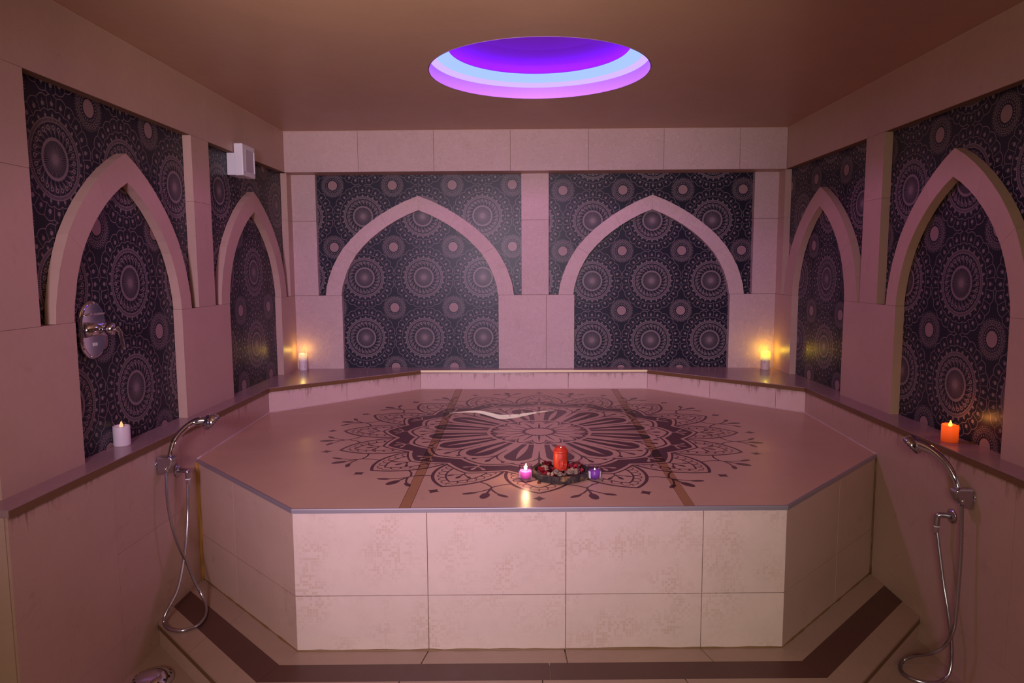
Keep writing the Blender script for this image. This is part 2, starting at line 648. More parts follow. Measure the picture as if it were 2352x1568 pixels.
# ------------------------------------------------------------------ measures (metres, z = 0 on the step)
XL, XR = -1.919, 1.997          # upper side walls
YF, YP = 2.605, 2.765           # beam and pilasters of the back wall
ZC, ZB, ZS, ZL = 2.771, 2.456, 1.484, 0.880   # ceiling, beam, springing, ledge
KL, KR = -1.825, 1.886          # knee walls
ZF = -0.12                      # lower floor
YN = -0.57                      # near end of the niche walls
DEP = 0.05                      # depth of the niches
YE = -4.7                       # entrance end of the room
G = 0.0016                      # half joint
GS = 0.0007                     # half joint on the side walls


# ------------------------------------------------------------------ ceiling with its round opening
def ring_plate(bm, cx, cy, r, x0, x1, y0, y1, z0, z1, n=96):
    tops = []
    for z in (z0, z1):
        inn, out = [], []
        for i in range(n):
            a = 2 * PI * i / n + PI / n
            c, s_ = math.cos(a), math.sin(a)
            inn.append(bm.verts.new((cx + r * c, cy + r * s_, z)))
            k = min(((x1 - cx) / c if c > 1e-9 else (x0 - cx) / c if c < -1e-9 else 1e9),
                    ((y1 - cy) / s_ if s_ > 1e-9 else (y0 - cy) / s_ if s_ < -1e-9 else 1e9))
            out.append(bm.verts.new((cx + k * c, cy + k * s_, z)))
        tops.append((inn, out))
        for i in range(n):
            j = (i + 1) % n
            bm.faces.new((inn[i], inn[j], out[j], out[i]))
    (i0, o0), (i1, o1) = tops
    for i in range(n):
        j = (i + 1) % n
        bm.faces.new((i0[i], i0[j], i1[j], i1[i]))


DCX, DCY, DR = 0.045, 1.013, 0.602
bm = bmesh.new()
ring_plate(bm, DCX, DCY, DR + 0.004, -2.7, 2.7, YE, 3.1, ZC, ZC + 0.06)
# the corners the ring leaves open
ceil = struct(finish('ceiling', bm, M['ceiling']))
bm = bmesh.new()
box(bm, -2.75, 2.75, YE - 0.1, 3.15, ZC + 0.45, ZC + 0.5)
struct(finish('ceiling_slab', bm, M['plaster'])).parent = ceil

# dome recess: lip, two bands given the LED light as their own glow, and the shallow cap
dome = tag(empty('ceiling_dome_light', (DCX, DCY, ZC)), 'round violet lit dome recess set in the brown ceiling', 'ceiling light')
bm = bmesh.new()
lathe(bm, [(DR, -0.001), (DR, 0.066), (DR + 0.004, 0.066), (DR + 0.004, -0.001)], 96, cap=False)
finish('lip_ring', bm, M['lip_light_tint'], dome, smooth=False)
M['band_lav'] = mat('lavender_glow_band', (0.05, 0.05, 0.05), 0.5, emit=(0.70, 0.50, 1.0), strength=0.95)
M['band_blue'] = mat('blue_glow_band', (0.05, 0.05, 0.05), 0.5, emit=(0.36, 0.55, 1.0), strength=1.05)
M['strip'] = mat('violet_led_strip', (0.5, 0.3, 0.8), 0.5, emit=(0.24, 0.03, 1.0), strength=30.0)
bm = bmesh.new()
lathe(bm, [(DR + 0.004, 0.066), (0.567, 0.087)], 96, cap=False)
finish('lower_glow_band', bm, M['band_lav'], dome, smooth=True)['label'] = 'pale lavender glowing band'
bm = bmesh.new()
lathe(bm, [(0.567, 0.087), (0.500, 0.124)], 96, cap=False)
finish('upper_glow_band', bm, M['band_blue'], dome, smooth=True)['label'] = 'light blue glowing band'
bm = bmesh.new()
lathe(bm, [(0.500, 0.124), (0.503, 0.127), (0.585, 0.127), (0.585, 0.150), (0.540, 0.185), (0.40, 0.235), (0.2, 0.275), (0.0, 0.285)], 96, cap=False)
finish('dome_cap', bm, M['cap_light_tint'], dome, smooth=False)
bm = bmesh.new()
tube(bm, [(0.545 * math.cos(2 * PI * i / 96), 0.545 * math.sin(2 * PI * i / 96), 0.133) for i in range(97)], 0.005, 6)
finish('led_strip', bm, M['strip'], dome)['label'] = 'violet LED strip hidden behind the band'


# ------------------------------------------------------------------ walls
def wall_tile(parent, x0, x1, y0, y1, z0, z1, m, name='tile'):
    bm = bmesh.new()
    box(bm, x0, x1, y0, y1, z0, z1)
    return finish(name, bm, m, parent)


def cuts(a, b_, seams):
    xs = [a] + [s_ for s_ in seams if a + 0.02 < s_ < b_ - 0.02] + [b_]
    return list(zip(xs, xs[1:]))


ROWS = [(ZL, ZS, 'low'), (ZS, 2.087, 'mid'), (2.087, ZB, 'mid'), (ZB, ZC, 'top')]


def side_wall(sgn, X, name, niches, seams):
    """sgn +1: left wall (faces +x); niches: (niche y0, y1, opening y0, y1)"""
    yend = YP + 0.2
    bm = bmesh.new()
    xb = X - sgn * (DEP + 0.012)
    lo, hi = sorted((xb, xb - sgn * 0.15))
    box(bm, lo, hi, YN, yend, ZF, ZC)
    wall = struct(finish(name, bm, M['grout']))
    grout = bmesh.new()
    for z0, z1, kind in ROWS:
        if kind == 'top':
            runs = [(YN, YF)]
        else:
            edges = [YN]
            for n0, n1, o0, o1 in sorted(niches):
                edges += [o0, o1] if kind == 'low' else [n0, n1]
            edges.append(YP)
            runs = [(edges[i], edges[i + 1]) for i in range(0, len(edges), 2)]
        for a, b_ in runs:
            lo, hi = sorted((X - sgn * 0.003, X - sgn * DEP))
            box(grout, lo, hi, a + 0.003, b_ - 0.003, z0, z1)
            for y0, y1 in cuts(a, b_, seams if kind == 'top' else []):
                lo, hi = sorted((X, X - sgn * (DEP - 0.001)))
                g0 = GS if y0 > a else 0
                g1 = GS if y1 < b_ else 0
                wall_tile(wall, lo, hi, y0 + g0, y1 - g1, z0 + GS * (z0 > ZL), z1 - GS * (z1 < ZC), M['tile'])
    finish('grout_bed', grout, M['grout'], wall)
    return wall


NL = [(-0.30, 1.045, -0.088, 0.837), (1.265, 2.655, 1.472, 2.43)]
NR = [(-0.225, 1.115, -0.012, 0.905), (1.325, 2.63, 1.530, 2.408)]
wall_left = side_wall(1, XL, 'wall_left', NL, [0.03, 0.63, 1.23, 1.83, 2.43])
wall_right = side_wall(-1, XR, 'wall_right', NR, [-0.16, 0.44, 1.04, 1.64, 2.24])

# back wall
bm = bmesh.new()
box(bm, XL - 0.2, XR + 0.2, YP + DEP + 0.012, YP + 0.2, ZF, ZC)
wall_back = struct(finish('wall_back', bm, M['grout']))
NB = [(-1.725, -0.060, -1.533, -0.250), (0.160, 1.806, 0.369, 1.630)]
grout = bmesh.new()
for z0, z1, kind in ROWS[:3]:
    edges = [XL]
    for n0, n1, o0, o1 in NB:
        edges += [o0, o1] if kind == 'low' else [n0, n1]
    edges.append(XR)
    for i in range(0, len(edges), 2):
        a, b_ = edges[i], edges[i + 1]
        box(grout, a + 0.003, b_ - 0.003, YP + 0.003, YP + DEP, z0, z1)
        for x0, x1 in cuts(a, b_, [0.140] if kind == 'low' else []):
            wall_tile(wall_back, x0 + G * (x0 > a), x1 - G * (x1 < b_), YP, YP + DEP - 0.001, z0 + G * (z0 > ZL), z1 - G, M['tile_back'])
# the beam over the niches
box(grout, XL, XR, YF + 0.003, YP + DEP, ZB + 0.002, ZC)
for x0, x1 in cuts(XL, XR, [-1.335, -0.742, -0.144, 0.462, 1.046, 1.634]):
    wall_tile(wall_back, x0 + G, x1 - G, YF, YF + 0.010, ZB, ZC - 0.001, M['tile_back'])
wall_tile(wall_back, XL, XR, YF + 0.011, YP + DEP, ZB, ZB + 0.003, M['tile'], 'soffit_tile')
finish('grout_bed', grout, M['grout'], wall_back)

# bright bead of sealant where ceiling meets the walls
seal = bmesh.new()
tube(seal, [(XL, YN, ZC - 0.002), (XL, YF, ZC - 0.002), (XR, YF, ZC - 0.002), (XR, YN, ZC - 0.002)], 0.0035, 6)
struct(finish('trim_1', seal, M['tile']))


# ------------------------------------------------------------------ pointed arches
PROF = [(1.0, 0.0), (0.985, 0.10), (0.955, 0.195), (0.92, 0.285), (0.865, 0.385), (0.80, 0.482), (0.71, 0.578), (0.61, 0.668), (0.51, 0.742),
        (0.40, 0.815), (0.28, 0.882), (0.14, 0.948), (0.0, 1.0)]


def arch(name, frame, c, wo, ho, wi, hi, label, m, breaks):
    """frame(u, v, d): point at u along the wall, v above the springing, d behind its face"""
    root = empty(name, frame(c, 0, 0.025))
    base = Vector(root.location)
    for side in (-1, 1):
        for a, b_ in zip(breaks, breaks[1:]):
            bm = bmesh.new()
            n = len(PROF)
            idx = [i for i in range(n) if a <= i <= b_]
            fr, bk = [], []
            for d, lst in ((0.0004, fr), (DEP - 0.002, bk)):
                for i in idx:
                    (u, v) = PROF[i]
                    lst.append((bm.verts.new(Vector(frame(c + side * u * wo, v * ho, d)) - base),
                                bm.verts.new(Vector(frame(c + side * u * wi, v * hi, d)) - base)))
            for i in range(len(idx) - 1):
                bm.faces.new((fr[i][0], fr[i + 1][0], fr[i + 1][1], fr[i][1]))
                bm.faces.new((bk[i][0], bk[i][1], bk[i + 1][1], bk[i + 1][0]))
                bm.faces.new((fr[i][0], bk[i][0], bk[i + 1][0], fr[i + 1][0]))
                bm.faces.new((fr[i][1], fr[i + 1][1], bk[i + 1][1], bk[i][1]))
            for i in (0, -1):
                bm.faces.new((fr[i][0], fr[i][1], bk[i][1], bk[i][0]))
            o = finish('voussoir', bm, m, root)
            # hairline joint: shrink very slightly about its own middle
            me = o.data
            mid = sum((v_.co for v_ in me.vertices), Vector()) / len(me.vertices)
            for v_ in me.vertices:
                v_.co = mid + (v_.co - mid) * 0.997
    tag(root, label, 'arch', 'pointed arches in the wall niches')
    return root


def frL(u, v, d): return (XL - d, u, ZS + v)
def frR(u, v, d): return (XR + d, u, ZS + v)
def frB(u, v, d): return (u, YP + d, ZS + v)


BK = [0, 5, 9, 12]
arch('pointed_arch', frL, 0.373, 0.583, 0.764, 0.465, 0.628, 'narrow beige pointed arch nearest the camera on the left wall, around the chrome mixer', M['tile'], BK)
arch('pointed_arch', frL, 1.955, 0.605, 0.752, 0.480, 0.614, 'narrow beige pointed arch on the left wall under the white plastic box', M['tile'], BK)
arch('pointed_arch', frR, 0.447, 0.567, 0.772, 0.459, 0.638, 'narrow beige pointed arch on the right wall above the red candle', M['tile'], BK)
arch('pointed_arch', frR, 1.970, 0.610, 0.762, 0.440, 0.632, 'narrow beige pointed arch at the far end of the right wall', M['tile'], BK)
arch('pointed_arch', frB, -0.895, 0.772, 0.800, 0.642, 0.686, 'broad beige pointed arch on the left half of the back wall', M['tile_back'], BK)
arch('pointed_arch', frB, 0.992, 0.752, 0.797, 0.631, 0.682, 'broad beige pointed arch on the right half of the back wall', M['tile_back'], BK)


# ------------------------------------------------------------------ printed boards inside the niches
def board(origin, rotz, px, pz, u0, u1, z0, z1, label):
    """origin = centre of one medallion; the mesh is drawn in pattern periods"""
    bm = bmesh.new()
    box(bm, u0 / px, u1 / px, 0.0, 0.008, (z0 - origin[2]) / pz, (z1 - origin[2]) / pz)
    o = finish('patterned_panel', bm, M['panel'])
    o.location = origin
    o.rotation_euler = (0, 0, rotz)
    o.scale = (px, 1, pz)
    tag(o, label, 'panel', 'dark medallion panels in the niches')


xl, xr = XL - DEP, XR + DEP
board((xl, 0.431, 1.637), PI / 2, 0.4985, 0.517, -0.30 - 0.431, 1.045 - 0.431, ZL, ZB, 'dark printed medallion panel on the left wall behind the chrome shower mixer')
board((xl, 2.025, 1.680), PI / 2, 0.520, 0.515, 1.265 - 2.025, 2.655 - 2.025, ZL, ZB, 'dark printed medallion panel on the left wall behind the white box')
board((xr, 0.415, 1.619), -PI / 2, 0.490, 0.490, 0.415 - 1.115, 0.415 + 0.225, ZL, ZB, 'dark printed medallion panel on the right wall behind the red candle')
board((xr, 1.923, 1.617), -PI / 2, 0.470, 0.470, 1.923 - 2.63, 1.923 - 1.325, ZL, ZB, 'dark printed medallion panel at the far end of the right wall')
board((-0.866, YP + DEP, 1.629), 0, 0.488, 0.497, -1.725 + 0.866, -0.06 + 0.866, ZL, ZB, 'dark blue printed medallion panel on the left half of the back wall')
board((1.003, YP + DEP, 1.593), 0, 0.484, 0.488, 0.160 - 1.003, 1.806 - 1.003, ZL, ZB, 'dark blue printed medallion panel on the right half of the back wall')


# ------------------------------------------------------------------ octagonal platform
def zp(y): return 0.655 + 0.0265 * y


OCT = [(-1.060, -0.020), (1.113, 0.030), (KR, 0.815), (KR, 1.800), (0.955, 2.662), (-0.885, 2.662), (KL, 1.822), (KL, 0.725)]
PC = Vector((0.050, 1.303, zp(1.303)))
SLOPE = math.atan(0.0265)
plat = tag(empty('octagonal_platform', PC, (SLOPE, 0, 0)), 'big raised octagonal platform with a brown mandala printed on its tiled top', 'platform')
M['slab'] = mandala_mat('glazed_slab_with_mandala', (0.53, 0.32, 0.212), (0.070, 0.022, 0.030), plat)
M['inlay'] = mandala_mat('brown_inlay_with_mandala', (0.36, 0.17, 0.075), (0.026, 0.010, 0.010), plat)
WI = plat.matrix_basis.inverted()
cyc, szc = 1.303, zp(1.303)


def to_plat(bm):
    bmesh.ops.transform(bm, matrix=WI, verts=bm.verts)


# core
bm = bmesh.new()
inset = 0.012
core = [(x * 0.994, (y - 1.3) * 0.994 + 1.3) for x, y in OCT]
a = [bm.verts.new((x, y, -0.001)) for x, y in core]
c = [bm.verts.new((x, y, zp(y) - 0.012)) for x, y in core]
bm.faces.new(a)
bm.faces.new(c)
for i in range(8):
    j = (i + 1) % 8
    bm.faces.new((a[i], a[j], c[j], c[i]))
to_plat(bm)
finish('core', bm, M['grout'], plat)


def clip_poly(poly, x0, x1):
    """clip a convex polygon to x0 < x < x1"""
    def half(pl, k, keep_less):
        out = []
        for i in range(len(pl)):
            p, q_ = pl[i], pl[(i + 1) % len(pl)]
            ip = (p[0] <= k) if keep_less else (p[0] >= k)
            iq = (q_[0] <= k) if keep_less else (q_[0] >= k)
            if ip:
                out.append(p)
            if ip != iq:
                t_ = (k - p[0]) / (q_[0] - p[0])
                out.append((k, p[1] + t_ * (q_[1] - p[1])))
        return out
    return half(half(poly, x1, True), x0, False)


def clip_y(poly, y0, y1):
    sw = clip_poly([(y, x) for x, y in poly], y0, y1)
    return [(x, y) for y, x in sw]


def slab(poly, m, name):
    bm = bmesh.new()
    prism(bm, [(x, y, zp(y)) for x, y in poly], (0, 0, -0.011))
    to_plat(bm)
    return finish(name, bm, m, plat)


XA = [(-1.9, -0.595, 'slab', 'top_slab'), (-0.593, -0.546, 'inlay', 'inlay_strip'), (-0.544, 0.662, 'slab', 'top_slab'),
      (0.664, 0.707, 'inlay', 'inlay_strip'), (0.709, 1.9, 'slab', 'top_slab')]
for x0, x1, k, nm in XA:
    # the strips lean a little, as laid
    if nm == 'inlay_strip':
        slab(clip_poly(OCT, x0, x1), M[k], nm)['label'] = 'narrow orange-brown strip'
    else:
        for y0, y1 in ((-0.1, 0.86), (0.861, 1.80), (1.801, 2.7)):
            slab(clip_y(clip_poly(OCT, x0, x1), y0, y1), M[k], nm)


# side faces: tiles on the front and on the two slanting faces
def face_tiles(p0, p1, us, rows, m, out=0.0, thick=0.010, parent=plat, back=True, name='tile'):
    """tiles between two plan points; rows: (z0, z1) with z1 a number or a function of y"""
    p0, p1 = Vector((*p0, 0)), Vector((*p1, 0))
    d = (p1 - p0)
    L = d.length
    d.normalize()
    nrm = Vector((d.y, -d.x, 0))
    us = [0] + us + [L]
    for z0, z1 in rows:
        for a_, b_ in zip(us, us[1:]):
            pa, pb = p0 + d * (a_ + G * (a_ > 0)) + nrm * out, p0 + d * (b_ - G * (b_ < L)) + nrm * out
            za = z1(pa.y) if callable(z1) else z1 - G
            zb_ = z1(pb.y) if callable(z1) else z1 - G
            bm = bmesh.new()
            prism(bm, [(pa.x, pa.y, z0), (pb.x, pb.y, z0), (pb.x, pb.y, zb_), (pa.x, pa.y, za)], -nrm * thick)
            if parent is plat:
                to_plat(bm)
            finish(name, bm, m, parent)


top = lambda y: zp(y) - 0.016
ROWF = [(0.0, 0.257), (0.257 + G, top)]
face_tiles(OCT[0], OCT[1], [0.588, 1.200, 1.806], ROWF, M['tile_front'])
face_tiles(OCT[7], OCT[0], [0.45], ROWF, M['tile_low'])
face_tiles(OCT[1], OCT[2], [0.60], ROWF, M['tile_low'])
# steel edge strip along the three free sides
bm = bmesh.new()
pts = [Vector((x, y, zp(y) - 0.006)) for x, y in (OCT[7], OCT[0], OCT[1], OCT[2])]
offs = []
for i, p in enumerate(pts):
    n_ = Vector((0, 0, 0))
    for j in (i - 1, i):
        if 0 <= j < 3:
            d = pts[j + 1] - pts[j]
            n_ += Vector((d.y, -d.x, 0)).normalized()
    offs.append(n_ / max(n_.length_squared, 1e-6) * 1.0 if False else n_.normalized() / max(0.5, math.cos(0.36) if 0 < i < 3 else 1))
prev = None
for p, n_ in zip(pts, offs):
    sec = [bm.verts.new(p + n_ * a_ + Vector((0, 0, b_))) for a_, b_ in ((-0.004, 0.0075), (0.004, 0.0075), (0.006, 0.004), (0.006, -0.012), (-0.002, -0.012))]
    if prev:
        for k in range(5):
            bm.faces.new((prev[k], prev[(k + 1) % 5], sec[(k + 1) % 5], sec[k]))
    else:
        bm.faces.new(sec)
    prev = sec
bm.faces.new(prev[::-1])
to_plat(bm)
finish('edge_trim', bm, M['trim'], plat)['label'] = 'thin grey metal edge strip'
# stained caulk in the two corners
for (cx_, cy_, sx_, cr_, cm_) in ((KL + 0.004, 0.712, 1, 1.0, 'caulk'), (KR - 0.002, 0.806, -1, 0.42, 'ledge_edge')):
    bm = bmesh.new()
    tube(bm, [(cx_ + sx_ * 0.004 * math.sin(i * 1.7), cy_ - 0.003 * math.cos(i * 2.3), i * 0.066) for i in range(11)], [cr_ * (0.013 + 0.003 * math.sin(i * 2.1)) for i in range(11)], 8)
    to_plat(bm)
    finish('corner_caulk', bm, M[cm_], plat, smooth=True)['label'] = 'ochre stained sealant in the corner' if sx_ > 0 else 'thin dark sealant in the corner'

# ------------------------------------------------------------------ step around the platform
step = tag(empty('platform_step', (0, -0.15, ZF)), 'low beige step with a dark brown band around the platform foot', 'step')
SB = Vector((0, 0.15, -ZF))


def off_line(dst):
    """the three free sides of the octagon pushed outwards, cut by the knee walls"""
    P = [Vector((*OCT[i], 0)) for i in (7, 0, 1, 2)]
    lines = []
    for p_, q_ in zip(P, P[1:]):
        d = (q_ - p_).normalized()
        n_ = Vector((d.y, -d.x, 0))
        lines.append((p_ + n_ * dst, d))

    def meet(l1, l2):
        (p_, d), (q_, e_) = l1, l2
        den = d.x * e_.y - d.y * e_.x
        t_ = ((q_.x - p_.x) * e_.y - (q_.y - p_.y) * e_.x) / den
        return p_ + d * t_
    a_ = meet(lines[0], (Vector((KL + 0.001, 0, 0)), Vector((0, 1, 0))))
    b_ = meet(lines[2], (Vector((KR - 0.001, 0, 0)), Vector((0, 1, 0))))
    return [a_, meet(lines[0], lines[1]), meet(lines[1], lines[2]), b_]


def strip_pieces(d0, d1, m, name, splits, label=None, h=0.012):
    A, B = off_line(d0), off_line(d1)
    for i in range(3):
        ks = splits[i]
        ks = [0.0] + ks + [1.0]
        for k0, k1 in zip(ks, ks[1:]):
            e0, e1 = k0 + (0.0012 if k0 > 0 else 0.0006), k1 - (0.0012 if k1 < 1 else 0.0006)
            quad = [A[i].lerp(A[i + 1], e0), A[i].lerp(A[i + 1], e1), B[i].lerp(B[i + 1], e1), B[i].lerp(B[i + 1], e0)]
            bm = bmesh.new()
            prism(bm, [q_ + SB for q_ in quad], (0, 0, -h))
            o = finish(name, bm, m, step)
            if label:
                o['label'] = label


strip_pieces(0.001, 0.110, M['tread'], 'tread_tile', [[0.5], [0.27, 0.55, 0.83], [0.5]])
strip_pieces(0.1105, 0.238, M['band'], 'band_tile', [[], [0.515], []], 'dark brown band tile')
strip_pieces(0.2385, 0.350, M['tread'], 'tread_tile', [[0.45], [0.25, 0.5, 0.75], [0.55]])
# body and risers
A, B = off_line(0.0), off_line(0.345)
for i in range(3):
    bm = bmesh.new()
    prism(bm, [p + SB + Vector((0, 0, -0.0125)) for p in (A[i], A[i + 1], B[i + 1], B[i])], (0, 0, ZF + 0.0125))
    finish('riser', bm, M['tile_low'], step)
# brown stained nosing strip under the tread edge
C1, C2 = off_line(0.3455), off_line(0.351)
for i in range(3):
    bm = bmesh.new()
    prism(bm, [p + SB + Vector((0, 0, -0.0125)) for p in (C1[i], C1[i + 1], C2[i + 1], C2[i])], (0, 0, -0.022))
    finish('nosing', bm, M['ledge_edge'], step)['label'] = 'dark stained joint below the tread'

# sealant along the foot of the platform and along the foot of the upstands
M['brown_seal'] = tile_mat('brown_sealant', (0.20, 0.10, 0.035), 0.5, stain=0.6)
M['pale_seal'] = tile_mat('pale_sealant', (0.58, 0.40, 0.38), 0.4, stain=0.2)


def bead(pts_, r_, m_, name, wob=0.25):
    path, out_ = [Vector(p_) for p_ in pts_], []
    for p_, q_ in zip(path, path[1:]):
        n_ = max(2, int((q_ - p_).length / 0.05))
        out_ += [p_.lerp(q_, k_ / n_) for k_ in range(n_)]
    out_.append(path[-1])
    bm_ = bmesh.new()
    tube(bm_, out_, [r_ * (1 + rs.uniform(-wob, wob)) for _ in out_], 6)
    to_plat(bm_)
    return finish(name, bm_, m_, plat, smooth=True)


rs = random.Random(31)
bead([(OCT[i][0], OCT[i][1], 0.001) for i in (7, 0, 1, 2)], 0.005, M['brown_seal'], 'foot_sealant', 0.5)['label'] = 'brown stained sealant at the foot'
bead([(OCT[i][0], OCT[i][1], zp(OCT[i][1]) + 0.001) for i in (7, 6, 5, 4, 3, 2)], 0.006, M['pale_seal'], 'back_sealant', 0.3)['label'] = 'pale sealant along the back edge'

# ------------------------------------------------------------------ lower floor
bm = bmesh.new()
box(bm, -2.75, 2.75, YE - 0.05, 3.0, ZF - 0.12, ZF - 0.009)
floor = struct(finish('floor', bm, M['grout']))
for ix in range(9):
    for iy in range(9):
        x0, y0 = -2.7 + 0.6 * ix, -4.70 + 0.6 * iy
        if y0 > -0.2 + 0.6 or (y0 > -0.7 and -1.2 < x0 < 0.7 and y0 > -0.3):
            continue
        bm = bmesh.new()
        box(bm, x0 + G, min(x0 + 0.6, 2.7) - G, y0 + G, y0 + 0.6 - G, ZF - 0.010, ZF)
        finish('floor_tile', bm, M['tread'], floor)

# ------------------------------------------------------------------ knee walls
YK = -0.675


def knee(parent, sgn, X, y0, y1, splits_hi, splits_lo, zsplit):
    bm = bmesh.new()
    Xo = XL - DEP if sgn > 0 else XR + DEP
    lo, hi = sorted((X - sgn * 0.009, Xo))
    box(bm, lo, hi, y0 + 0.004, YP + 0.05, ZF, ZL - 0.028)
    finish('knee_wall_core', bm, M['grout'], parent)
    zt = ZL - 0.027
    for (z0, z1, sp) in ((ZF, zsplit, splits_lo), (zsplit, zt, splits_hi)):
        for a_, b_ in cuts(y0, y1, sp):
            lo, hi = sorted((X, X - sgn * 0.010))
            zm = 0.458
            if sgn > 0 and z1 == zt and a_ > -0.3 and b_ < 0.7 and zm < z1:
                # this column is split by a short horizontal joint
                wall_tile(parent, lo, hi, a_ + GS, b_ - GS, z0 + GS, zm - GS, M['tile_knee'], 'knee_wall_tile')
                wall_tile(parent, lo, hi, a_ + GS, b_ - GS, zm + GS, z1, M['tile_knee'], 'knee_wall_tile')
            else:
                wall_tile(parent, lo, hi, a_ + GS * (a_ > y0), b_ - GS * (b_ < y1), z0 + GS * (z0 > ZF), z1, M['tile_knee'], 'knee_wall_tile')


knee(wall_left, 1, KL, YK, 1.822, [-0.05, 0.55, 1.15], [-0.05, 0.55], 0.068)
knee(wall_right, -1, KR, YK, 1.800, [-0.28, 0.32, 0.92, 1.52], [0.32, 0.80], 0.088)
# near end of the left and right niche walls, and the wall round the entrance
for sgn, X, K, w_ in ((1, XL, KL, wall_left), (-1, XR, KR, wall_right)):
    Xo = -2.7 if sgn > 0 else 2.7
    for xi, yy, z0, z1 in ((K, YK, ZF, ZL - 0.027), (X, YN, ZL, ZC)):
        xi = K - sgn * 0.0105 if yy == YK else X - sgn * 0.0505
        lo, hi = sorted((xi, Xo))
        bm = bmesh.new()
        box(bm, lo, hi, yy - 0.004, yy + 0.012, z0, z1)
        finish('end_tile', bm, M['tile'], w_)

# upstands of the back: slanting left, straight, slanting right
ZU = ZL - 0.027
for pts_, us in (((OCT[6], OCT[5]), [0.60, 1.17]), ((OCT[5], OCT[4]), [0.60, 1.20]), ((OCT[4], OCT[3]), [0.55, 1.06])):
    p0, p1 = Vector((*pts_[0], 0)), Vector((*pts_[1], 0))
    d = (p1 - p0)
    L = d.length
    d.normalize()
    nrm = Vector((d.y, -d.x, 0))
    uu = [0.0] + [u_ for u_ in us if u_ < L - 0.05] + [L]
    for a_, b_ in zip(uu, uu[1:]):
        pa, pb = p0 + d * (a_ + G), p0 + d * (b_ - G)
        bm = bmesh.new()
        prism(bm, [(pa.x, pa.y, zp(pa.y) - 0.02), (pb.x, pb.y, zp(pb.y) - 0.02), (pb.x, pb.y, ZU), (pa.x, pa.y, ZU)], -nrm * 0.010)
        finish('upstand_tile', bm, M['tile_up'], wall_back)
bm = bmesh.new()
prism(bm, [(KL + 0.002, 1.830, 0.45), (-0.89, 2.673, 0.45), (0.96, 2.673, 0.45), (KR - 0.002, 1.808, 0.45), (KR - 0.002, 2.80, 0.45), (KL + 0.002, 2.80, 0.45)], (0, 0, ZU - 0.001 - 0.45))
finish('upstand_core', bm, M['grout'], wall_back)

# ------------------------------------------------------------------ ledge running round the room
ledge = tag(empty('stone_ledge', (0, 2.7, ZL - 0.026)), 'smooth purplish stone ledge running round the room below the niches', 'ledge')
LB = Vector((0, -2.7, -(ZL - 0.026)))
ov = 0.008
inner = [(KL + ov, YK - 0.004), (KL + ov, 1.818), (-0.882, 2.654), (0.952, 2.654), (KR - ov, 1.796), (KR - ov, YK - 0.004)]
outer = [(XL - DEP + 0.001, YK - 0.004), (XL - DEP + 0.001, 2.2), (XL - DEP + 0.001, YP + DEP - 0.001), (XR + DEP - 0.001, YP + DEP - 0.001), (XR + DEP - 0.001, 2.2), (XR + DEP - 0.001, YK - 0.004)]
secs = [[inner[0], inner[1], outer[1], outer[0]],
        [inner[1], inner[2], (-0.90, YP + DEP - 0.001), outer[2], outer[1]],
        [inner[2], inner[3], (0.97, YP + DEP - 0.001), (-0.90, YP + DEP - 0.001)],
        [inner[3], inner[4], outer[4], outer[3], (0.97, YP + DEP - 0.001)],
        [inner[4], inner[5], outer[5], outer[4]]]
for sct in secs:
    bm = bmesh.new()
    prism(bm, [Vector((x, y, ZL)) + LB for x, y in sct], (0, 0, -0.0255))
    finish('ledge_slab', bm, M['ledge'], ledge)
for sx_ in (-1, 1):
    xa_, xb_ = (XL - DEP, -2.70) if sx_ < 0 else (XR + DEP, 2.70)
    bm = bmesh.new()
    prism(bm, [Vector((x, y, ZL)) + LB for x, y in ((xa_, YK - 0.004), (xb_, YK - 0.004), (xb_, YN - 0.005), (xa_, YN - 0.005))], (0, 0, -0.0255))
    finish('ledge_slab', bm, M['ledge'], ledge)
for i in range(5):
    p0, p1 = Vector((*inner[i], 0)), Vector((*inner[i + 1], 0))
    d = (p1 - p0).normalized()
    nrm = Vector((d.y, -d.x, 0))
    bm = bmesh.new()
    a_, b_ = p0, p1
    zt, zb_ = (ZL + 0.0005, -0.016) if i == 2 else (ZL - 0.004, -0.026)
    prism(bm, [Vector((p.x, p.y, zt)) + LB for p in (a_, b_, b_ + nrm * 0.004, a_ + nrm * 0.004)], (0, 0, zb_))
    o = finish('edge_strip', bm, M['lit_edge_tone' if i == 2 else 'ledge_edge'], ledge)
    o['label'] = 'edge coloured bright where light catches it' if i == 2 else 'dark brown stained edge'

# ------------------------------------------------------------------ entrance side behind the camera
bm = bmesh.new()
box(bm, -2.7, 2.7, YE - 0.1, YE, ZF, ZC)
struct(finish('wall_front', bm, M['plaster']))
for x0, x1, nm in ((-2.8, -2.7, 'trim_2'), (2.7, 2.8, 'trim_3')):
    bm = bmesh.new()
    box(bm, x0, x1, YE - 0.1, YN + 0.1, ZF, ZC)
    struct(finish(nm, bm, M['plaster']))


# ------------------------------------------------------------------ showers
def hose_mesh(pts, name, parent, base, r=0.0075):
    path = smooth_path(pts, 26)
    bm = bmesh.new()
    rad = [r * (1.0 + 0.11 * (1 if (i % 2) else -1)) for i in range(len(path))]
    tube(bm, [p - base for p in path], rad, 10)
    return finish(name, bm, M['chrome_dull'], parent, smooth=True)


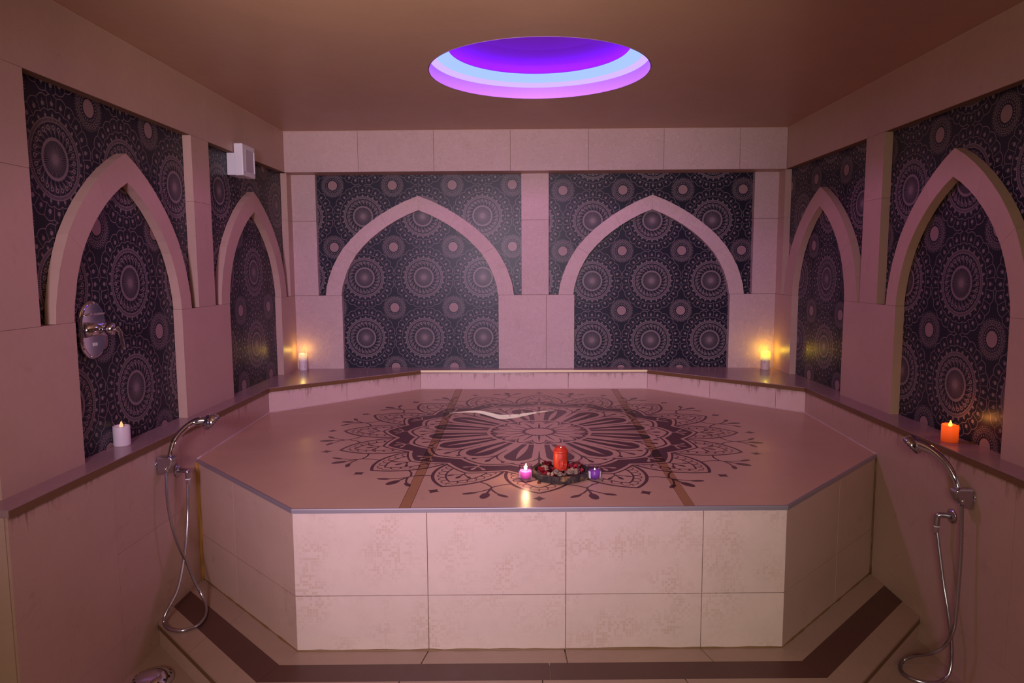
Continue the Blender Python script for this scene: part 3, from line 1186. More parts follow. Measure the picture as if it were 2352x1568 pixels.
def shower(hose, handle, face_dir, holder, flange, elbow, nut, sgn, X, lab):
    base = Vector(holder)
    root = empty('hand_shower', base)
    hose_mesh(hose, 'hose', root, base)['label'] = 'ribbed chrome hose'
    # handle and head: a tube that swells into a round head
    hp = smooth_path(handle, 6)
    n = len(hp)
    rad, sq = [], []
    for i in range(n):
        f = i / (n - 1)
        if f < 0.55:
            rad.append(0.0128 + 0.005 * f)
            sq.append((1, 1))
        else:
            g_ = (f - 0.55) / 0.45
            rad.append(0.01555 + 0.013 * g_ ** 1.4)
            sq.append((1, 1))
    bm = bmesh.new()
    tube(bm, [p - base for p in hp], rad, 16, sq)
    finish('handle', bm, M['chrome'], root, smooth=True)
    end = hp[-1] - base + (hp[-1] - hp[-4]).normalized() * 0.016
    d = Vector(face_dir).normalized()
    bm = bmesh.new()
    lathe(bm, [(0.0, -0.043), (0.018, -0.041), (0.032, -0.033), (0.042, -0.019), (0.048, -0.003), (0.048, 0.004)], 28, mtx=aim_mtx(d), center=end + d * 0.010)
    head = finish('shower_head', bm, M['chrome'], root, smooth=True)
    bm = bmesh.new()
    lathe(bm, [(0.0465, 0.003), (0.044, 0.009), (0.0, 0.010)], 28, mtx=aim_mtx(d), center=end + d * 0.010)
    finish('spray_face', bm, M['rubber'], head)['label'] = 'dark spray face with nozzles'
    for k in range(14):
        ang = 2 * PI * k / 14
        bm = bmesh.new()
        lathe(bm, [(0.0024, 0), (0.0016, 0.005), (0.0, 0.0055)], 6, mtx=aim_mtx(d), center=(0, 0, 0))
        loc = end + d * 0.0185 + (aim_mtx(d).to_3x3() @ Vector((0.036 * math.cos(ang), 0.036 * math.sin(ang), 0)))
        finish('nozzle', bm, M['rubber'], head, loc=loc)
    # ferrule between hose and handle
    bm = bmesh.new()
    tube(bm, [Vector(hose[0]) - base + Vector((0, 0, 0.02)), Vector(hose[0]) - base - Vector((0, 0, 0.012))], [0.0105, 0.0085], 14)
    finish('ferrule', bm, M['chrome'], root, smooth=True)
    tag(root, lab, 'shower', 'hand showers')

    # bracket: D-shaped shell on the wall
    br = empty('shower_bracket', (X, holder[1], holder[2]))
    bb = Vector(br.location)
    bm = bmesh.new()
    prof = [(0.004, 0.034), (0.066, 0.036), (0.080, 0.030), (0.084, 0.016), (0.078, -0.004), (0.064, -0.026), (0.044, -0.044), (0.020, -0.055), (0.004, -0.056)]
    ring_ = [bm.verts.new((sgn * x_, -0.026, z_)) for x_, z_ in prof]
    ring2 = [bm.verts.new((sgn * x_, 0.024, z_)) for x_, z_ in prof]
    bm.faces.new(ring_)
    bm.faces.new(ring2[::-1])
    for i in range(len(prof)):
        j = (i + 1) % len(prof)
        bm.faces.new((ring_[i], ring_[j], ring2[j], ring2[i]))
    finish('cradle', bm, M['chrome_dull'], br, bevel=0.007)
    bm = bmesh.new()
    lathe(bm, [(0.030, 0.0005), (0.029, 0.004), (0.024, 0.0055)], 24, mtx=aim_mtx((sgn, 0, 0)), center=(0, 0, -0.008))
    finish('wall_plate', bm, M['chrome'], br, smooth=True)
    tag(br, 'chrome wall bracket holding the ' + lab.split(' with')[0], 'bracket', 'shower brackets')

    # outlet elbow
    ot = empty('shower_outlet', (X, flange[1], flange[2]))
    ob = Vector(ot.location)
    bm = bmesh.new()
    lathe(bm, [(0.033, 0.0005), (0.032, 0.006), (0.020, 0.012), (0.0, 0.012)], 28, mtx=aim_mtx((sgn, 0, 0)))
    finish('flange', bm, M['chrome_dull'], ot, smooth=True)
    el = Vector(elbow) - ob
    bm = bmesh.new()
    tube(bm, smooth_path([(sgn * 0.010, 0, 0), (el.x * 0.55, el.y * 0.5, 0.001), (el.x * 0.95, el.y * 0.92, -0.004), (el.x, el.y, -0.022), (el.x, el.y, nut[2] - ob.z + 0.018)], 6), 0.0125, 16)
    finish('elbow', bm, M['chrome_dull'], ot, smooth=True)
    bm = bmesh.new()
    lathe(bm, [(0.0128, 0.0), (0.0128, 0.004)], 18, center=(el.x, el.y, nut[2] - ob.z + 0.012))
    finish('tape_ring', bm, M['white_tape'], ot)['label'] = 'white sealing tape'
    bm = bmesh.new()
    lathe(bm, [(0.0085, -0.022), (0.0105, -0.018), (0.0125, 0.0), (0.0125, 0.011)], 6, center=(el.x, el.y, nut[2] - ob.z))
    finish('coupling_nut', bm, M['chrome'], ot)
    tag(ot, 'chrome elbow outlet on the wall below the ' + lab.split(' with')[0], 'water outlet', 'shower outlets')


HL = [(-1.775, 0.300, 0.735), (-1.770, 0.287, 0.588), (-1.760, 0.299, 0.453), (-1.750, 0.332, 0.341), (-1.735, 0.367, 0.247), (-1.710, 0.391, 0.134), (-1.680, 0.395, 0.064),
      (-1.643, 0.357, 0.022), (-1.609, 0.271, 0.012), (-1.601, 0.194, 0.012), (-1.622, 0.157, 0.012), (-1.662, 0.133, 0.012), (-1.719, 0.144, 0.013), (-1.765, 0.182, 0.022),
      (-1.765, 0.195, 0.055), (-1.755, 0.223, 0.090), (-1.745, 0.273, 0.133), (-1.742, 0.317, 0.191), (-1.745, 0.366, 0.270), (-1.755, 0.424, 0.360), (-1.762, 0.464, 0.460),
      (-1.764, 0.479, 0.546), (-1.765, 0.488, 0.606)]
HDL = [(-1.775, 0.306, 0.757), (-1.772, 0.345, 0.810), (-1.762, 0.375, 0.868), (-1.745, 0.424, 0.904), (-1.720, 0.467, 0.928), (-1.690, 0.485, 0.938), (-1.660, 0.500, 0.936)]
shower(HL, HDL, (0.62, 0.30, -0.72), (-1.782, 0.322, 0.767), (KL, 0.500, 0.678), (-1.765, 0.490, 0.674), (-1.765, 0.488, 0.622), 1, KL,
       'chrome hand shower on the left low wall with its hose looped on the step')
HR = [(1.835, -0.030, 0.690), (1.835, -0.043, 0.510), (1.830, -0.051, 0.357), (1.822, -0.059, 0.224), (1.812, -0.062, 0.130), (1.800, -0.030, 0.045), (1.764, 0.003, -0.010),
      (1.728, 0.072, -0.062), (1.698, 0.098, -0.098), (1.665, 0.068, -0.110), (1.650, 0.012, -0.1115), (1.672, -0.035, -0.1115), (1.734, -0.061, -0.1115), (1.795, -0.045, -0.106),
      (1.827, -0.033, -0.070), (1.842, -0.014, 0.000), (1.836, -0.010, 0.080), (1.834, 0.021, 0.184), (1.833, 0.061, 0.286), (1.832, 0.095, 0.393), (1.830, 0.126, 0.498)]
HDR = [(1.835, -0.026, 0.702), (1.832, 0.000, 0.750), (1.822, 0.019, 0.795), (1.805, 0.052, 0.840), (1.785, 0.092, 0.872), (1.765, 0.134, 0.889), (1.745, 0.172, 0.893)]
shower(HR, HDR, (-0.62, 0.30, -0.72), (1.842, -0.012, 0.715), (KR, 0.112, 0.580), (1.830, 0.131, 0.573), (1.830, 0.126, 0.512), -1, KR,
       'chrome hand shower on the right low wall with its hose looped on the floor')

# chrome mixer in the near left niche
mx = empty('shower_mixer', (XL - DEP, 0.088, 1.436))
mb = Vector(mx.location)


def obround(bm, hw, hh, x0, x1, x2, inset_, n=30):
    r = hw
    pts = []
    for k in range(n + 1):
        a_ = PI * k / n
        pts.append((r * math.cos(a_), hh - r + r * math.sin(a_)))
    for k in range(n + 1):
        a_ = PI + PI * k / n
        pts.append((r * math.cos(a_), -(hh - r) + r * math.sin(a_)))
    rings = []
    for x_, f in ((x0, 1.0), (x1, 1.0), (x2, 1.0 - inset_ / hw)):
        rings.append([bm.verts.new((x_, y_ * f, z_ * (1 - inset_ / hh) if f < 1 else z_)) for y_, z_ in pts])
    bm.faces.new(rings[0][::-1])
    bm.faces.new(rings[2])
    m_ = len(pts)
    for a_, b_ in zip(rings, rings[1:]):
        for i in range(m_):
            j = (i + 1) % m_
            bm.faces.new((a_[i], a_[j], b_[j], b_[i]))


bm = bmesh.new()
obround(bm, 0.092, 0.130, 0.0005, 0.012, 0.020, 0.010)
plate = finish('back_plate', bm, M['chrome'], mx, bevel=0.003)
bm = bmesh.new()
tube(bm, [(0.021, -0.080, 0.002), (0.021, 0.080, 0.002)], 0.030, 20)
finish('mixer_body', bm, M['chrome'], mx, smooth=True)
bm = bmesh.new()
tube(bm, [(0.021, -0.072, 0.070), (0.021, 0.074, 0.070)], 0.006, 10)
finish('plate_ridge', bm, M['chrome'], plate, smooth=True)
bm = bmesh.new()
lathe(bm, [(0.030, 0.0), (0.030, 0.052), (0.026, 0.060), (0.0, 0.062)], 24, mtx=aim_mtx((1, 0.25, 0)), center=(0.035, 0.015, 0.002))
hub = finish('lever_hub', bm, M['chrome'], mx, smooth=True)
bm = bmesh.new()
tube(bm, smooth_path([(0.094, 0.032, 0.004), (0.108, 0.040, -0.012), (0.114, 0.044, -0.045), (0.118, 0.050, -0.092)], 5), [0.017, 0.0165, 0.015, 0.013, 0.0115, 0.010, 0.0095, 0.009, 0.0085, 0.008, 0.008, 0.008, 0.008, 0.008, 0.008, 0.007], 14)
finish('lever', bm, M['chrome'], hub, smooth=True)
bm = bmesh.new()
box(bm, 0.0202, 0.0212, -0.018, 0.014, -0.070, -0.056)
finish('sticker', bm, M['paper'], plate)['label'] = 'small pale sticker'
tag(mx, 'oval chrome shower mixer with lever, in the near left niche', 'mixer')

# white plastic box under the beam on the left wall
wb = empty('plastic_wall_box', (XL - DEP + 0.001, 1.735, 2.308))
bm = bmesh.new()
box(bm, 0.052, 0.110, -0.105, 0.105, 0.0, 0.205)
case = finish('case', bm, M['white_plastic'], wb, bevel=0.006)
bm = bmesh.new()
box(bm, 0.0, 0.0515, -0.095, 0.095, 0.004, 0.146)
finish('back_block', bm, M['white_plastic'], wb, bevel=0.003)
bm = bmesh.new()
box(bm, 0.1095, 0.1125, -0.062, 0.088, 0.032, 0.172)
finish('front_window', bm, M['grey_plastic'], case, bevel=0.001)['label'] = 'greyer sunken front window'
bm = bmesh.new()
box(bm, 0.1095, 0.1165, 0.074, 0.088, 0.032, 0.172)
finish('grip_rail', bm, M['white_plastic'], case, bevel=0.002)
bm = bmesh.new()
lathe(bm, [(0.0035, 0), (0.0035, 0.001), (0, 0.001)], 12, mtx=aim_mtx((1, 0, 0)), center=(0.1101, -0.082, 0.022))
finish('keyhole', bm, M['black'], case)
tag(wb, 'white plastic box mounted below the beam on the left wall', 'box')

# chrome drain cover in the near left corner of the floor
dr = empty('drain_cover', (-1.700, -0.060, ZF))
bm = bmesh.new()
lathe(bm, [(0.088, 0.0005), (0.088, 0.006), (0.082, 0.016), (0.066, 0.030), (0.040, 0.040), (0.0, 0.044)], 36)
cover = finish('cover', bm, M['chrome'], dr, smooth=True)
for k in range(16):
    a_ = 2 * PI * k / 16
    bm = bmesh.new()
    nrm = Vector((math.cos(a_) * 0.55, math.sin(a_) * 0.55, 0.83))
    lathe(bm, [(0.0055, 0), (0.0055, 0.0016), (0, 0.0016)], 10, mtx=aim_mtx(nrm))
    finish('drain_hole', bm, M['black'], cover, loc=(0.074 * math.cos(a_), 0.074 * math.sin(a_), 0.0235))
tag(dr, 'domed chrome drain cover on the floor in the lower left corner', 'drain')


# ------------------------------------------------------------------ candles
def glow(parent, loc, power, color, r=0.01):
    d = bpy.data.lights.new('candle_glow', 'POINT')
    d.energy = power
    d.color = color
    d.shadow_soft_size = r
    o = bpy.data.objects.new('candle_glow', d)
    COL.objects.link(o)
    o.parent = parent
    o.location = loc


def flame_bm(h, r, lean=0.0):
    bm = bmesh.new()
    lathe(bm, [(0.0, 0.0), (r * 0.6, h * 0.06), (r, h * 0.25), (r * 0.86, h * 0.45), (r * 0.5, h * 0.70), (r * 0.2, h * 0.88), (0.0, h)], 14)
    for v in bm.verts:
        v.co.x += lean * (v.co.z / h) ** 2
    return bm


def led_candle(name, loc, r, h, body_m, flame_m, wavy, label, fl_h=0.030, drips=0, seed=1):
    rr = random.Random(seed)
    root = empty(name, loc)
    bm = bmesh.new()
    nseg = 40
    lathe(bm, [(r * 0.97, 0.0), (r, 0.004), (r, h * 0.5), (r, h - 0.006), (r * 0.95, h - 0.001), (r * 0.86, h - 0.002), (r * 0.70, h - 0.010), (0.0, h - 0.013)], nseg)
    ph = rr.random() * 6
    for v in bm.verts:
        a_ = math.atan2(v.co.y, v.co.x)
        if v.co.z > h * 0.8 and math.hypot(v.co.x, v.co.y) > r * 0.8:
            v.co.z += wavy * (math.sin(a_ * 2 + ph) + 0.6 * math.sin(a_ * 3 + 1.3 * ph))
    finish('wax_body', bm, body_m, root, smooth=True)
    for k in range(drips):
        a_ = ph + k * 2 * PI / drips + rr.uniform(-0.3, 0.3)
        L = rr.uniform(0.35, 0.8) * h
        bm = bmesh.new()
        tube(bm, [(r * 0.99 * math.cos(a_), r * 0.99 * math.sin(a_), h * 0.95), (r * 1.0 * math.cos(a_), r * 1.0 * math.sin(a_), h * 0.95 - L * 0.6), (r * 1.0 * math.cos(a_), r * 1.0 * math.sin(a_), h * 0.95 - L)], [0.003, 0.003, 0.0036], 8)
        finish('wax_drip', bm, body_m, root, smooth=True)
    o = finish('plastic_flame', flame_bm(fl_h, fl_h * 0.27, fl_h * 0.05), flame_m, root, smooth=True, loc=(0, 0, h - 0.012))
    o['label'] = 'flame-shaped plastic tip'
    return root


M['wax_white'] = wax('white_candle_wax', (0.78, 0.66, 0.72))
c1 = led_candle('white_candle', (XL - 0.018, 0.225, ZL), 0.037, 0.095, M['wax_white'], M['led_off'], 0.0008, '', 0.034, seed=3)
tag(c1, 'short white pillar candle on the left ledge in front of the near niche', 'candle', 'candles on the ledge')
M['wax_red'] = wax('red_candle_wax', (0.62, 0.06, 0.02), (1.0, 0.10, 0.008), -0.02, 0.075, 0.95)
c2 = led_candle('red_candle', (XR - 0.040, 0.285, ZL), 0.036, 0.082, M['wax_red'], M['led_yellow'], 0.0025, '', 0.032, seed=5)
glow(c2, (0, 0, 0.115), 0.30, (1.0, 0.35, 0.08))
tag(c2, 'glowing red pillar candle on the right ledge in front of the near niche', 'candle', 'candles on the ledge')
M['wax_pale_l'] = wax('ivory_candle_wax', (0.76, 0.64, 0.66), (1.0, 0.60, 0.12), 0.075, 0.125, 0.85)
c3 = led_candle('tall_candle', (-1.848, 2.690, ZL), 0.032, 0.138, M['wax_pale_l'], M['led_pale'], 0.004, '', 0.020, drips=3, seed=8)
glow(c3, (-0.01, 0.008, 0.165), 0.35, (1.0, 0.62, 0.10))
tag(c3, 'tall white dripped candle in the far left corner of the ledge', 'candle', 'candles on the ledge')
M['wax_pale_r'] = wax('yellow_lit_candle_wax', (0.76, 0.60, 0.52), (1.0, 0.82, 0.015), 0.070, 0.110, 1.15)
c4 = led_candle('tall_candle', (1.900, 2.665, ZL), 0.034, 0.146, M['wax_pale_r'], M['led_yellow'], 0.005, '', 0.020, drips=4, seed=11)
glow(c4, (0.02, 0.030, 0.150), 0.62, (1.0, 0.60, 0.03))
tag(c4, 'tall dripped candle glowing yellow in the far right corner of the ledge', 'candle', 'candles on the ledge')


def votive(loc, wax_m, lit, label, seed):
    root = empty('glass_candle', loc, (SLOPE, 0, 0))
    H = 0.072
    bm = bmesh.new()
    lathe(bm, [(0.0, 0.0), (0.0265, 0.0), (0.0285, 0.003), (0.0312, H * 0.55), (0.0335, H), (0.0318, H + 0.0008), (0.0294, H * 0.55), (0.0268, 0.008), (0.0, 0.008)], 40)
    finish('glass_cup', bm, M['glass'], root, smooth=True)
    bm = bmesh.new()
    lathe(bm, [(0.0, 0.0085), (0.0262, 0.0085), (0.0287, 0.044), (0.0260, 0.0445), (0.012, 0.0425), (0.0, 0.042)], 36)
    finish('wax', bm, wax_m, root, smooth=True)
    bm = bmesh.new()
    tube(bm, [(0, 0, 0.041), (0.001, 0, 0.050)], 0.0010, 6)
    finish('wick', bm, M['wick'], root)
    if lit:
        o = finish('flame', flame_bm(0.036, 0.0082, 0.003), M['flame_fire'], root, smooth=True, loc=(0, 0, 0.045))
        glow(root, (0, -0.002, 0.090), 0.9, (1.0, 0.62, 0.30), 0.012)
    else:
        o = finish('flame', flame_bm(0.010, 0.0035), M['flame_low'], root, smooth=True, loc=(0, 0, 0.048))
    # paper label wrapped round part of the cup
    for k, (a0, a1) in enumerate(((-2.95, -2.35), (-0.75, 0.05)) if not lit else ((-3.1, -2.55), (-0.55, 0.0))):
        bm = bmesh.new()
        vs = []
        for i in range(7):
            a_ = a0 + (a1 - a0) * i / 6
            vs.append([bm.verts.new((r_ * math.cos(a_), r_ * math.sin(a_), z_)) for r_, z_ in ((0.0302, 0.010), (0.0326, 0.046))])
        for p_, q_ in zip(vs, vs[1:]):
            bm.faces.new((p_[0], q_[0], q_[1], p_[1]))
        finish('paper_label', bm, M['paper'], root, smooth=True)['label'] = 'white paper label on the glass'
    tag(root, label, 'candle', 'candles in glasses')


def zt(y): return zp(y) + 0.0005


M['wax_pink'] = wax('lit_pink_wax', (0.80, 0.12, 0.50), (1.0, 0.07, 0.42), 0.0, 0.045, 0.75)
M['wax_violet'] = wax('violet_wax', (0.26, 0.06, 0.42), (0.30, 0.03, 0.55), 0.0, 0.06, 0.16)
votive((-0.037, 0.388, zt(0.388)), M['wax_pink'], True, 'lit pink candle in a clear glass left of the wooden tray', 1)
votive((0.303, 0.388, zt(0.388)), M['wax_violet'], False, 'purple candle in a clear glass right of the wooden tray', 2)

# bark tray
TX, TY = 0.137, 0.452
TR = 0.142
tray = empty('bark_tray', (TX, TY, zt(TY)), (SLOPE, 0, 0))
M['bark'] = mat('rough_bark', (0.08, 0.045, 0.03), 0.8)
nt, b = nodes_of(M['bark'])
tc = new(nt, 'ShaderNodeTexCoord')
nz = noise(nt, tc.outputs['Object'], 38.0, 5.0, 0.65, 0.5, stretch=(1, 1, 0.3))
n2_ = noise(nt, tc.outputs['Object'], 22.0, 2.0)
c_ = mixc(nt, sat((nz - 0.40) * 3.0), (0.014, 0.010, 0.011), (0.085, 0.045, 0.036))
c_ = mixc(nt, sat((n2_ - 0.60) * 8.0), c_, (0.30, 0.15, 0.05))
nt.links.new(c_, b.inputs['Base Color'])
bump(nt, b, nz, 0.7, 0.01)
M['wood'] = tile_mat('dark_tray_wood', (0.13, 0.06, 0.045), 0.6, stain=0.3)
bm = bmesh.new()
NS = 96
rr = random.Random(4)
off = [0.0] * NS
for k in range(22):
    c0, w0, h0 = rr.uniform(0, NS), rr.uniform(1.5, 4), rr.uniform(-0.004, 0.004)
    for i in range(NS):
        dd = min(abs(i - c0), NS - abs(i - c0))
        off[i] += h0 * max(0, 1 - dd / w0)
prof = [(TR - 0.004, 0.0), (TR + 0.001, 0.004), (TR + 0.003, 0.016), (TR + 0.001, 0.031), (TR - 0.004, 0.034), (TR - 0.013, 0.034), (TR - 0.016, 0.030), (TR - 0.017, 0.010)]
rings = []
for j, (r_, z_) in enumerate(prof):
    row = []
    for i in range(NS):
        a_ = 2 * PI * i / NS
        ro = r_ + (off[i] if j < 5 else off[i] * 0.3) + (rr.uniform(-0.0012, 0.0012) if j < 5 else 0)
        row.append(bm.verts.new((ro * math.cos(a_), ro * math.sin(a_), z_ + (rr.uniform(-0.001, 0.001) if 2 < j < 7 else 0))))
    rings.append(row)
for p_, q_ in zip(rings, rings[1:]):
    for i in range(NS):
        k = (i + 1) % NS
        bm.faces.new((p_[i], p_[k], q_[k], q_[i]))
finish('bark_rim', bm, M['bark'], tray)
bm = bmesh.new()
lathe(bm, [(0.0, 0.0005), (TR - 0.005, 0.0005), (TR - 0.016, 0.010), (0.0, 0.010)], 48)
finish('tray_floor', bm, M['wood'], tray)
tag(tray, 'round bark-edged wooden tray holding a red candle on the platform', 'tray')

# carved red candle standing in the tray
M['wax_scarlet'] = wax('scarlet_wax', (0.46, 0.030, 0.012), (1.0, 0.06, 0.01), -0.05, 0.13, 0.03, sss=0.05)
cp = empty('carved_candle', (TX + 0.002, TY + 0.012, zt(TY) + 0.0108))
cp.scale = (1.09, 1.09, 1.10)
bm = bmesh.new()
HC = 0.112
lathe(bm, [(0.0305, 0.0), (0.0320, 0.004), (0.0325, 0.030), (0.0332, 0.050), (0.0326, 0.092), (0.0322, 0.094), (0.0350, 0.096), (0.0352, 0.101), (0.0300, 0.107), (0.0245, 0.112), (0.0235, 0.119), (0.0190, 0.119), (0.0150, 0.113), (0.0, 0.111)], 44)
for v in bm.verts:
    if v.co.z > 0.110:
        v.co.z += 0.0018 * math.sin(3 * math.atan2(v.co.y, v.co.x) + 1)
body = finish('candle_body', bm, M['wax_scarlet'], cp, smooth=True)


def on_cyl(u, v, lift):
    """u, v metres about the medallion centre, on the front of the candle, turned a little right"""
    a_ = -PI / 2 + 0.28 + u / 0.0330
    R_ = 0.0330 + lift
    return (R_ * math.cos(a_), R_ * math.sin(a_), 0.049 + v)


bm = bmesh.new()
tube(bm, [on_cyl(0.0195 * math.cos(2 * PI * i / 36), 0.0275 * math.sin(2 * PI * i / 36), 0.0010) for i in range(37)], 0.0026, 8)
finish('medallion_ring', bm, M['wax_scarlet'], body, smooth=True)
for nm, pts_, rad_ in (('relief_head', [(0.0, 0.0115), (0.0015, 0.0095)], [0.0035, 0.0042]),
                       ('relief_body', [(0.0, 0.006), (-0.002, -0.002), (-0.001, -0.008)], [0.003, 0.0042, 0.0045]),
                       ('relief_arm', [(0.002, 0.005), (0.007, 0.001), (0.005, -0.005), (0.0, -0.006)], [0.0022, 0.0022, 0.002, 0.0018]),
                       ('relief_leg', [(0.0, -0.009), (-0.008, -0.011), (-0.003, -0.015), (0.006, -0.0145)], [0.003, 0.003, 0.0025, 0.002]),
                       ('relief_fold', [(0.005, -0.008), (0.010, -0.002), (0.0085, 0.007)], [0.002, 0.002, 0.0015])):
    bm = bmesh.new()
    tube(bm, smooth_path([on_cyl(u_ * 1.3, v_ * 1.3, 0.0018) for u_, v_ in pts_], 4), list(rad_[min(int(i / 4), len(rad_) - 1)] for i in range((len(pts_) - 1) * 4 + 1)), 8)
    finish(nm, bm, M['wax_scarlet'], body, smooth=True)
bm = bmesh.new()
tube(bm, [(0, 0, 0.110), (0.001, 0, 0.1195)], 0.0011, 6)
finish('wick', bm, M['wick'], cp)
finish('flame', flame_bm(0.006, 0.0022), M['flame_low'], cp, smooth=True, loc=(0.001, -0.004, 0.114))['label'] = 'tiny glint of flame at the wick'
tag(cp, 'tall carved scarlet candle with an oval medallion, in the bark tray', 'candle')

# potpourri: petals, seed heads and husks
M['petal_red'] = tile_mat('crimson_petal', (0.36, 0.012, 0.03), 0.55, stain=0.15)
M['petal_dark'] = tile_mat('dark_husk', (0.045, 0.014, 0.014), 0.6, stain=0.1)
M['seed'] = tile_mat('dry_seed_head', (0.30, 0.20, 0.15), 0.7, stain=0.3)
M['peel'] = tile_mat('dry_peel', (0.50, 0.30, 0.20), 0.65, stain=0.25)


def petal_proto(name, m, sz, curl):
    bm = bmesh.new()
    grid = []
    n = 5
    for i in range(n):
        row = []
        for j in range(n):
            u, v = (i / (n - 1)) * 2 - 1, (j / (n - 1)) * 2 - 1
            k = math.sqrt(max(0.0, 1 - 0.5 * v * v)), math.sqrt(max(0.0, 1 - 0.5 * u * u))
            row.append(bm.verts.new((u * k[0] * sz, v * k[1] * sz * 0.8, curl * (u * u + 0.7 * v * v) * sz + 0.006)))
        grid.append(row)
    for i in range(n - 1):
        for j in range(n - 1):
            bm.faces.new((grid[i][j], grid[i + 1][j], grid[i + 1][j + 1], grid[i][j + 1]))
    geom = bmesh.ops.solidify(bm, geom=bm.faces[:], thickness=0.0012)
    return finish(name, bm, m, smooth=True)


def seed_proto(name, m):
    root = empty(name)
    bm = bmesh.new()
    lathe(bm, [(0.0, 0.0), (0.008, 0.003), (0.010, 0.009), (0.006, 0.014), (0.0, 0.015)], 10)
    finish('core', bm, m, root, smooth=True)
    bm = bmesh.new()
    for ring, (cnt, tilt, L) in enumerate(((9, 0.35, 0.0125), (8, 0.8, 0.011), (6, 1.2, 0.008))):
        for k in range(cnt):
            a_ = 2 * PI * (k + 0.5 * ring) / cnt
            d = Vector((math.cos(a_) * math.cos(tilt), math.sin(a_) * math.cos(tilt), math.sin(tilt)))
            s_ = Vector((-math.sin(a_), math.cos(a_), 0)) * 0.0032
            p0 = Vector((0, 0, 0.006 + 0.003 * ring)) + d * 0.005
            p1 = p0 + d * L
            up_ = Vector((0, 0, 0.0016))
            q = [bm.verts.new(p0 - s_ * 0.8), bm.verts.new(p0 + s_ * 0.8), bm.verts.new(p1 + s_), bm.verts.new(p1 + d * 0.003), bm.verts.new(p1 - s_)]
            q2 = [bm.verts.new(v.co - up_) for v in q]
            bm.faces.new(q)
            bm.faces.new(q2[::-1])
            for i in range(5):
                j = (i + 1) % 5
                bm.faces.new((q[i], q2[i], q2[j], q[j]))
    finish('scales', bm, m, root)
    return root


def dup(o, loc, rot, sc):
    c = o.copy()
    COL.objects.link(c)
    c.location, c.rotation_euler, c.scale = loc, rot, (sc, sc, sc)
    for ch in list(o.children):
        d = ch.copy()
        COL.objects.link(d)
        d.parent = c
    return c


protos = {
    'red': (petal_proto('dried_petal', M['petal_red'], 0.019, 0.55), 'crimson dried petal in the bark tray', 'petal', 'crimson petals in the tray'),
    'dark': (petal_proto('dried_husk', M['petal_dark'], 0.018, 0.35), 'dark dried husk in the bark tray', 'husk', 'dark husks in the tray'),
    'peel': (petal_proto('dried_peel', M['peel'], 0.016, 0.8), 'pale curled dried peel in the bark tray', 'peel', 'pale peels in the tray'),
    'seed': (seed_proto('seed_head', M['seed']), 'grey-brown dried seed head in the bark tray', 'seed head', 'seed heads in the tray')}
first = {k: True for k in protos}
rr = random.Random(21)
# kind, angle (degrees, -90 = towards the camera), radius, lift
spots = [('red', -118, 0.100, 0), ('seed', -107, 0.098, 2), ('dark', -97, 0.085, 0), ('red', -84, 0.088, 1), ('seed', -76, 0.072, 0), ('seed', -68, 0.100, 2), ('dark', -57, 0.090, 0),
         ('seed', -45, 0.105, 1), ('peel', -33, 0.100, 1), ('red', -38, 0.072, 2), ('red', -20, 0.112, 0), ('seed', -28, 0.084, 0), ('dark', -8, 0.100, 0), ('red', 0, 0.075, 2), ('red', 15, 0.105, 1),
         ('peel', 20, 0.080, 2), ('dark', 33, 0.098, 0), ('red', 40, 0.075, 1), ('dark', 55, 0.100, 1), ('seed', 62, 0.075, 0), ('red', 75, 0.100, 0), ('dark', 90, 0.085, 1), ('red', 105, 0.098, 1),
         ('dark', 118, 0.080, 0), ('dark', -112, 0.078, 0), ('seed', -92, 0.104, 1), ('red', -62, 0.078, 1), ('peel', -52, 0.074, 1), ('dark', -30, 0.110, 0), ('red', -10, 0.082, 1), ('dark', 8, 0.088, 0),
         ('red', 28, 0.108, 2), ('seed', 48, 0.088, 1), ('dark', 68, 0.096, 0), ('peel', 85, 0.104, 1), ('seed', 112, 0.100, 1), ('red', 125, 0.078, 1), ('dark', 142, 0.104, 0), ('red', 158, 0.076, 2),
         ('seed', 188, 0.088, 1), ('red', 208, 0.106, 1), ('dark', 226, 0.090, 0), ('red', 240, 0.084, 1), ('dark', 165, 0.090, 0), ('peel', 200, 0.074, 2), ('red', 132, 0.098, 2), ('red', 140, 0.072, 1), ('dark', 152, 0.092, 0), ('peel', 162, 0.104, 2), ('seed', 172, 0.078, 1), ('dark', 183, 0.100, 0), ('red', 195, 0.106, 1),
         ('seed', 205, 0.084, 2), ('dark', 214, 0.070, 0), ('red', 222, 0.104, 0), ('red', 232, 0.075, 1), ('peel', 238, 0.102, 0), ('dark', 246, 0.086, 2)]
for kind, ang, rad_, lift in spots:
    pr, lab, cat, grp = protos[kind]
    a_ = math.radians(ang)
    tilt = 0.9 if kind != 'seed' else 0.35
    loc = (TX + rad_ * math.cos(a_), TY + rad_ * math.sin(a_), zt(TY) + 0.0175 + 0.007 * lift)
    rot = (rr.uniform(-tilt, tilt), rr.uniform(-tilt, tilt), rr.uniform(0, 6.28))
    sc = rr.uniform(0.85, 1.15)
    if first[kind]:
        first[kind] = False
        o = pr
        o.location, o.rotation_euler, o.scale = loc, rot, (sc, sc, sc)
    else:
        o = dup(pr, loc, rot, sc)
    h2 = int(round((90 - ang) / 15.0)) % 24
    word = ('twelve', 'one', 'two', 'three', 'four', 'five', 'six', 'seven', 'eight', 'nine', 'ten', 'eleven')[h2 // 2]
    clock = ('half past ' + word) if h2 % 2 else (word + " o'clock")
    tag(o, lab + ' at %s %s' % (clock, 'against the rim' if rad_ > 0.099 else 'close to the candle' if rad_ < 0.0795 else 'midway to the rim'), cat, grp)

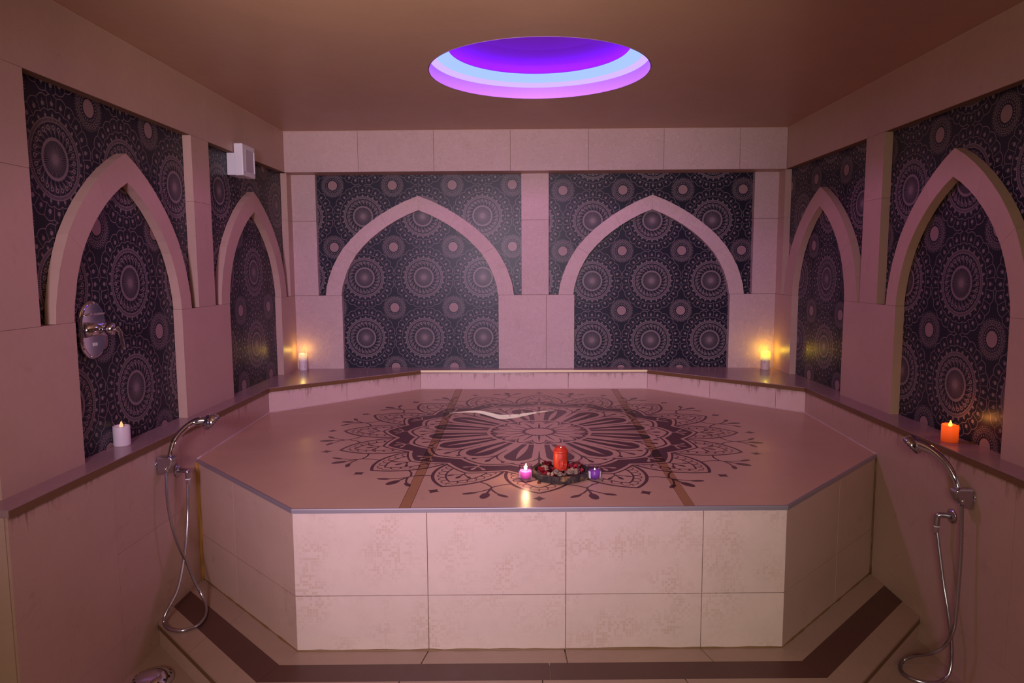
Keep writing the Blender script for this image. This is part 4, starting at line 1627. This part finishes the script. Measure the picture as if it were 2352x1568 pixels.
# ------------------------------------------------------------------ water standing on the platform
rr = random.Random(9)
pud = empty('water_puddle', (-0.16, 1.78, zt(1.78)))
PB = Vector(pud.location)
LINE = [(-0.56, 1.800), (-0.45, 1.835), (-0.358, 1.835), (-0.263, 1.745), (-0.202, 1.685), (-0.114, 1.706), (-0.025, 1.765), (0.066, 1.830), (0.17, 1.875)]
ln_ = smooth_path([Vector((x_, y_, 0)) for x_, y_ in LINE], 6)
nl = len(ln_)


def streak_slope(y):
    """facet slope, shaped to mirror the bright ledge edge at the camera as a streak"""
    z_ = zp(y)
    return 0.5 * (math.atan((0.872 - z_) / (2.655 - y)) - math.atan((1.70 - z_) / (y + 3.0)))


bm = bmesh.new()
NR_ = 15
for i in range(nl - 1):
    for k in range(NR_):
        quad = []
        for ii, kk in ((i, k), (i + 1, k), (i + 1, k + 1), (i, k + 1)):
            f = ii / (nl - 1)
            hw = 0.005 + 0.056 * math.sin(PI * f) ** 1.6
            y_ = ln_[ii].y + hw * (2.0 * kk / NR_ - 1.0)
            y0_ = ln_[ii].y + hw * (2.0 * k / NR_ - 1.0)
            y1_ = ln_[ii].y + hw * (2.0 * (k + 1) / NR_ - 1.0)
            sl = streak_slope(0.5 * (y0_ + y1_))
            z_ = zt(0.5 * (y0_ + y1_)) + 0.0010 + (y_ - 0.5 * (y0_ + y1_)) * math.tan(sl)
            quad.append(bm.verts.new(Vector((ln_[ii].x, y_, z_)) - PB))
        bm.faces.new(quad)
finish('water_sheet', bm, M['water'], pud)  # water facets tilted to form the bright streak seen from the camera
tag(pud, 'thin film of water shaped to throw a bright streak near the platform back', 'puddle')
drop_me = None
RANK = ('first', 'second', 'third', 'fourth', 'fifth', 'sixth', 'seventh', 'eighth', 'ninth')
for dk, (x_, y_, s_) in enumerate(sorted(((0.02, 2.02, 1.0), (0.06, 2.00, 0.7), (0.10, 1.94, 0.8), (0.01, 1.90, 0.9), (-0.02, 1.84, 0.6), (0.05, 1.82, 0.7), (-0.08, 1.78, 0.6), (0.13, 1.86, 0.6), (-0.14, 1.72, 0.5)))):
    if drop_me is None:
        bm = bmesh.new()
        lathe(bm, [(0.011, 0.0), (0.010, 0.0022), (0.006, 0.0042), (0.0, 0.0048)], 16, cap=False)
        o = finish('water_drop', bm, M['water'], smooth=True)
        drop_me = o
    else:
        o = drop_me.copy()
        COL.objects.link(o)
    o.location = (x_, y_, zt(y_) + 0.002)
    o.rotation_euler = (SLOPE, 0, 0)
    o.scale = (s_, s_, s_)
    tag(o, 'clear water drop by the puddle, %s from the left' % RANK[dk], 'water drop', 'water drops on the platform')
